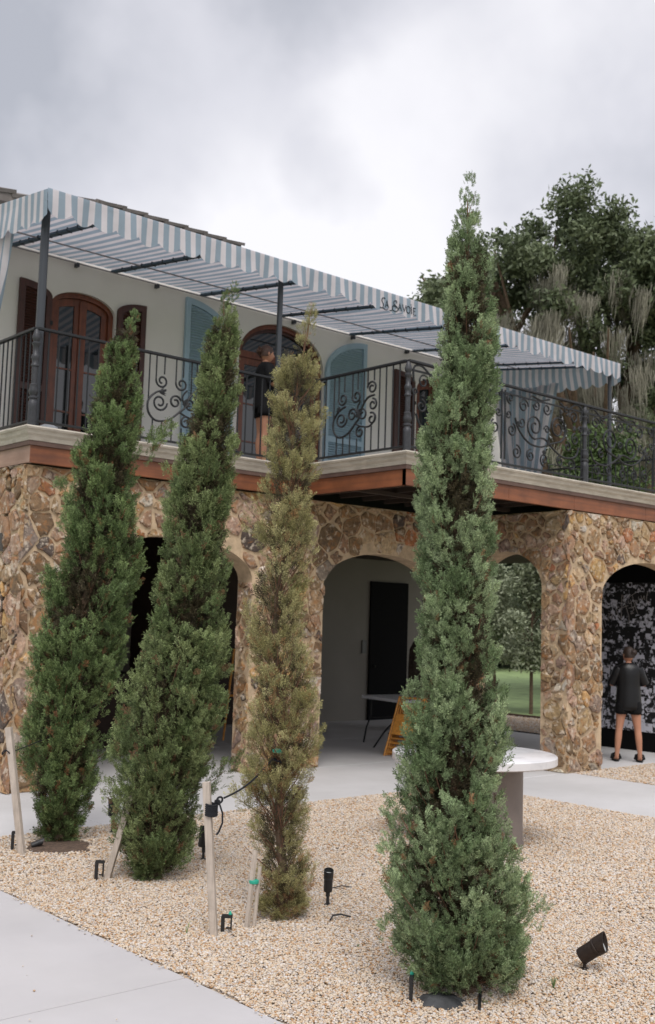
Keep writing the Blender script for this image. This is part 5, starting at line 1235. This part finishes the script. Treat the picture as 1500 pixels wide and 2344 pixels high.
# crown lobes: bearing, distance, height, radius
for px, z, r, cnt in ((1010, 9.3, 1.0, 8), (985, 8.4, .9, 7), (1000, 7.6, .7, 3), (988, 9.9, .8, 7), (975, 9.2, .7, 5), (1015, 10.3, .8, 6), (1065, 10.7, .8, 6), (1125, 11.0, .7, 5), (1080, 10.2, 1.0, 6), (1140, 10.8, .9, 6), (1210, 11.1, .95, 7), (1290, 11.5, .9, 8), (1335, 11.7, .8, 6), (1400, 11.7, .95, 9), (1450, 11.3, 1.0, 8), (1500, 10.9, 1.0, 7), (1560, 10.7, 1.0, 7), (1240, 10.2, 1.1, 7), (1340, 10.6, 1.2, 7), (1440, 10.3, 1.2, 8), (1500, 10.2, 1.1, 7), (1560, 10.2, 1.2, 6), (1480, 8.8, 1.2, 8), (1400, 8.6, .9, 3), (1180, 9.2, .8, 4), (1210, 7.9, .6, 2), (1470, 7.4, 1.0, 6), (1550, 9.2, 1.3, 8), (1660, 10, 1.6, 8), (1620, 7.4, 1.3, 6), (1760, 9, 1.6, 6), (1130, 8.4, .6, 2), (1290, 9.0, .7, 2)):
    for k in range(cnt):
        p = bg(px+rg_.gauss(0, 24), 27+rg_.uniform(-2, 2.4), z+rg_.gauss(0, .33)); q_ = r*rg_.uniform(.30, .62); oc.append((*p, q_, q_, q_*.62))
leaf_cloud('crown', oak, oc, 125000, .075, ((.075, .10, .052), (.195, .23, .13)), 31, .5)
# moss: tapering hanging strands
def moss(parent, seed, spots):
    """soft hanging clumps: many thin wavy strands gathered round each clump"""
    rg = np.random.default_rng(seed); V = []; F = []; Cc = []; o = 0
    for (px, z, w, l, k) in spots:
        for _ in range(k):
            p0 = bg(px+rg.uniform(-w, w), 25.9+rg.uniform(-.9, 2.2), z+rg.normal(0, .28)); cw = rg.uniform(.08, .28); cl = l*rg.uniform(.4, 1.0); tone = rg.uniform(.6, 1.25); lean = rg.normal(0, .10, 2)
            for _s in range(int(rg.uniform(70, 130))):
                g = rg.normal(0, 1, 2); p = p0+np.array([g[0]*cw, g[1]*cw, rg.uniform(-.1, .12)]); L_ = cl*max(.15, 1-.38*np.hypot(*g))*rg.uniform(.7, 1.1); wd = rg.uniform(.004, .011); ang = rg.uniform(0, pi); s_ = np.array([cos(ang), sin(ang), 0])*wd; ph_ = rg.uniform(0, 6)
                for i in range(6):
                    t = i/5; c = p+np.array([lean[0]*t*L_-g[0]*cw*.12*t+.018*sin(t*5+ph_), lean[1]*t*L_-g[1]*cw*.12*t+.015*cos(t*6+ph_), -L_*t]); f_ = (.7+.6*t)*(1-.85*t*t); V += [c-s_*f_, c+s_*f_]
                for i in range(5): F.append((o+2*i, o+2*i+1, o+2*i+3, o+2*i+2))
                Cc += [np.array([.32, .305, .245])*tone*rg.uniform(.8, 1.15)]*12; o += 12
    ob = from_np('spanish_moss', np.array(V), np.array(F), M_moss, parent, colors=np.array(Cc)); ob['kind'] = 'stuff'
moss(oak, 5, [(1250, 10.3, 30, 1.7, 12), (1235, 9.3, 40, 1.6, 12), (1170, 8.9, 50, 1.5, 12), (1300, 8.7, 36, 2.0, 14), (1350, 8.1, 30, 2.0, 10), (1420, 10.0, 34, 1.3, 11), (1455, 9.9, 20, 1.5, 7), (1310, 9.7, 30, 1.1, 9), (1130, 9.2, 26, 1.2, 8), (1385, 9.0, 30, 1.3, 9), (1390, 7.3, 70, 1.9, 14), (1460, 6.6, 60, 1.7, 10), (1260, 7.6, 45, 1.5, 12), (1340, 6.2, 100, 2.0, 18), (1490, 8.0, 30, 1.2, 6), (1180, 7.6, 60, 1.3, 10)])
# second oak mass further back fills the gap under the crown
far = thing('background_oak', 'dark dense tree behind the balcony, lower and darker than the mossy oak', 'tree', tuple(bg(1280, 36, 0)))
MB().tube([bg(1280, 36, -.1), bg(1285, 36, 2.6), bg(1270, 36, 5)], [.5, .4, .25], 10).build('trunk', M_bark, far, smooth=True)
fc = []
for k in range(60):
    p = bg(rg_.uniform(1130, 1560), 35+rg_.uniform(-2, 3), rg_.uniform(2.6, 8.2)); q_ = rg_.uniform(.7, 1.5); fc.append((*p, q_, q_, q_*.8))
leaf_cloud('crown', far, fc, 34000, .13, ((.035, .05, .026), (.08, .10, .052)), 8, .5)
# wood beyond the lawn
def wood_mass():
    cl = []
    for k in range(150):
        p = bg(rg_.uniform(1020, 1420), rg_.uniform(50, 60), rg_.uniform(.6, 6.5)); q_ = rg_.uniform(1.0, 2.2); cl.append((*p, q_, q_, q_*.8))
    o = leaf_cloud('distant_wood', None, cl, 42000, .20, ((.022, .036, .018), (.06, .085, .04)), 18, .5); return o
wood_mass()
def small_tree(label, p, H, seed, cols, lean=0.):
    t = thing('olive_tree', label, 'tree', p, 'young grey-green trees beyond the arcade'); P = np.array(p, float); rg = random.Random(seed)
    m = MB(); m.tube([P+np.array([0, 0, -.05]), P+np.array([lean*.5, 0, H*.28]), P+np.array([lean, 0, H*.62]), P+np.array([lean, .05, H*.9])], [.045, .038, .026, .01], 8)
    cl = []
    for k in range(30):
        z = H*rg.uniform(.36, .98); w = rg.uniform(0, 2*pi); f = .75*sin(pi*min(1, max(0, (z/H-.30)/.70))**.8)+.12; d = rg.uniform(.1, 1)*f*H*.30; e_ = P+np.array([lean+cos(w)*d, sin(w)*d, z])
        m.tube([P+np.array([lean*.8, 0, z*.75]), (e_+P+np.array([lean, 0, z*.75]))/2, e_], [.014, .009, .004], 5); cl.append((*e_, .26, .26, .30))
    m.build('trunk', M_bark, t, smooth=True); leaf_cloud('crown', t, cl, 16000, .05, cols, seed+3, .6)
GC = ((.24, .28, .17), (.42, .46, .33))
small_tree('slim young grey-green tree nearest the right stone pier, seen through the small arch', (20.3, 15.95, 0), 3.5, 5, GC)
small_tree('young grey-green tree with a leaning thin stem, seen through the small arch', (20.7, 17.3, 0), 3.3, 6, GC, -.25)
small_tree('young grey-green tree half hidden behind the nearest cypress, beyond the small arch', (19.6, 17.4, 0), 3.1, 9, GC, .1)
# potted / climbing greenery low behind the far railing
sh = thing('leafy_shrub', 'leafy green shrub showing between the scrolls of the ornate railing', 'shrub', tuple(bg(1330, 24, 0)))
MB().tube([bg(1330, 24, 0), bg(1330, 24, 4.5)], [.12, .04], 8).build('stem', M_bark, sh)
leaf_cloud('foliage', sh, [(*bg(1300+k*22, 24, 4.9+(k % 3)*.5), .55, .55, .7) for k in range(7)], 9000, .06, ((.05, .09, .03), (.12, .17, .06)), 77)

SC.render.engine = 'CYCLES'
SC.cycles.max_bounces = 8
SC.cycles.diffuse_bounces = 3
SC.cycles.transparent_max_bounces = 8
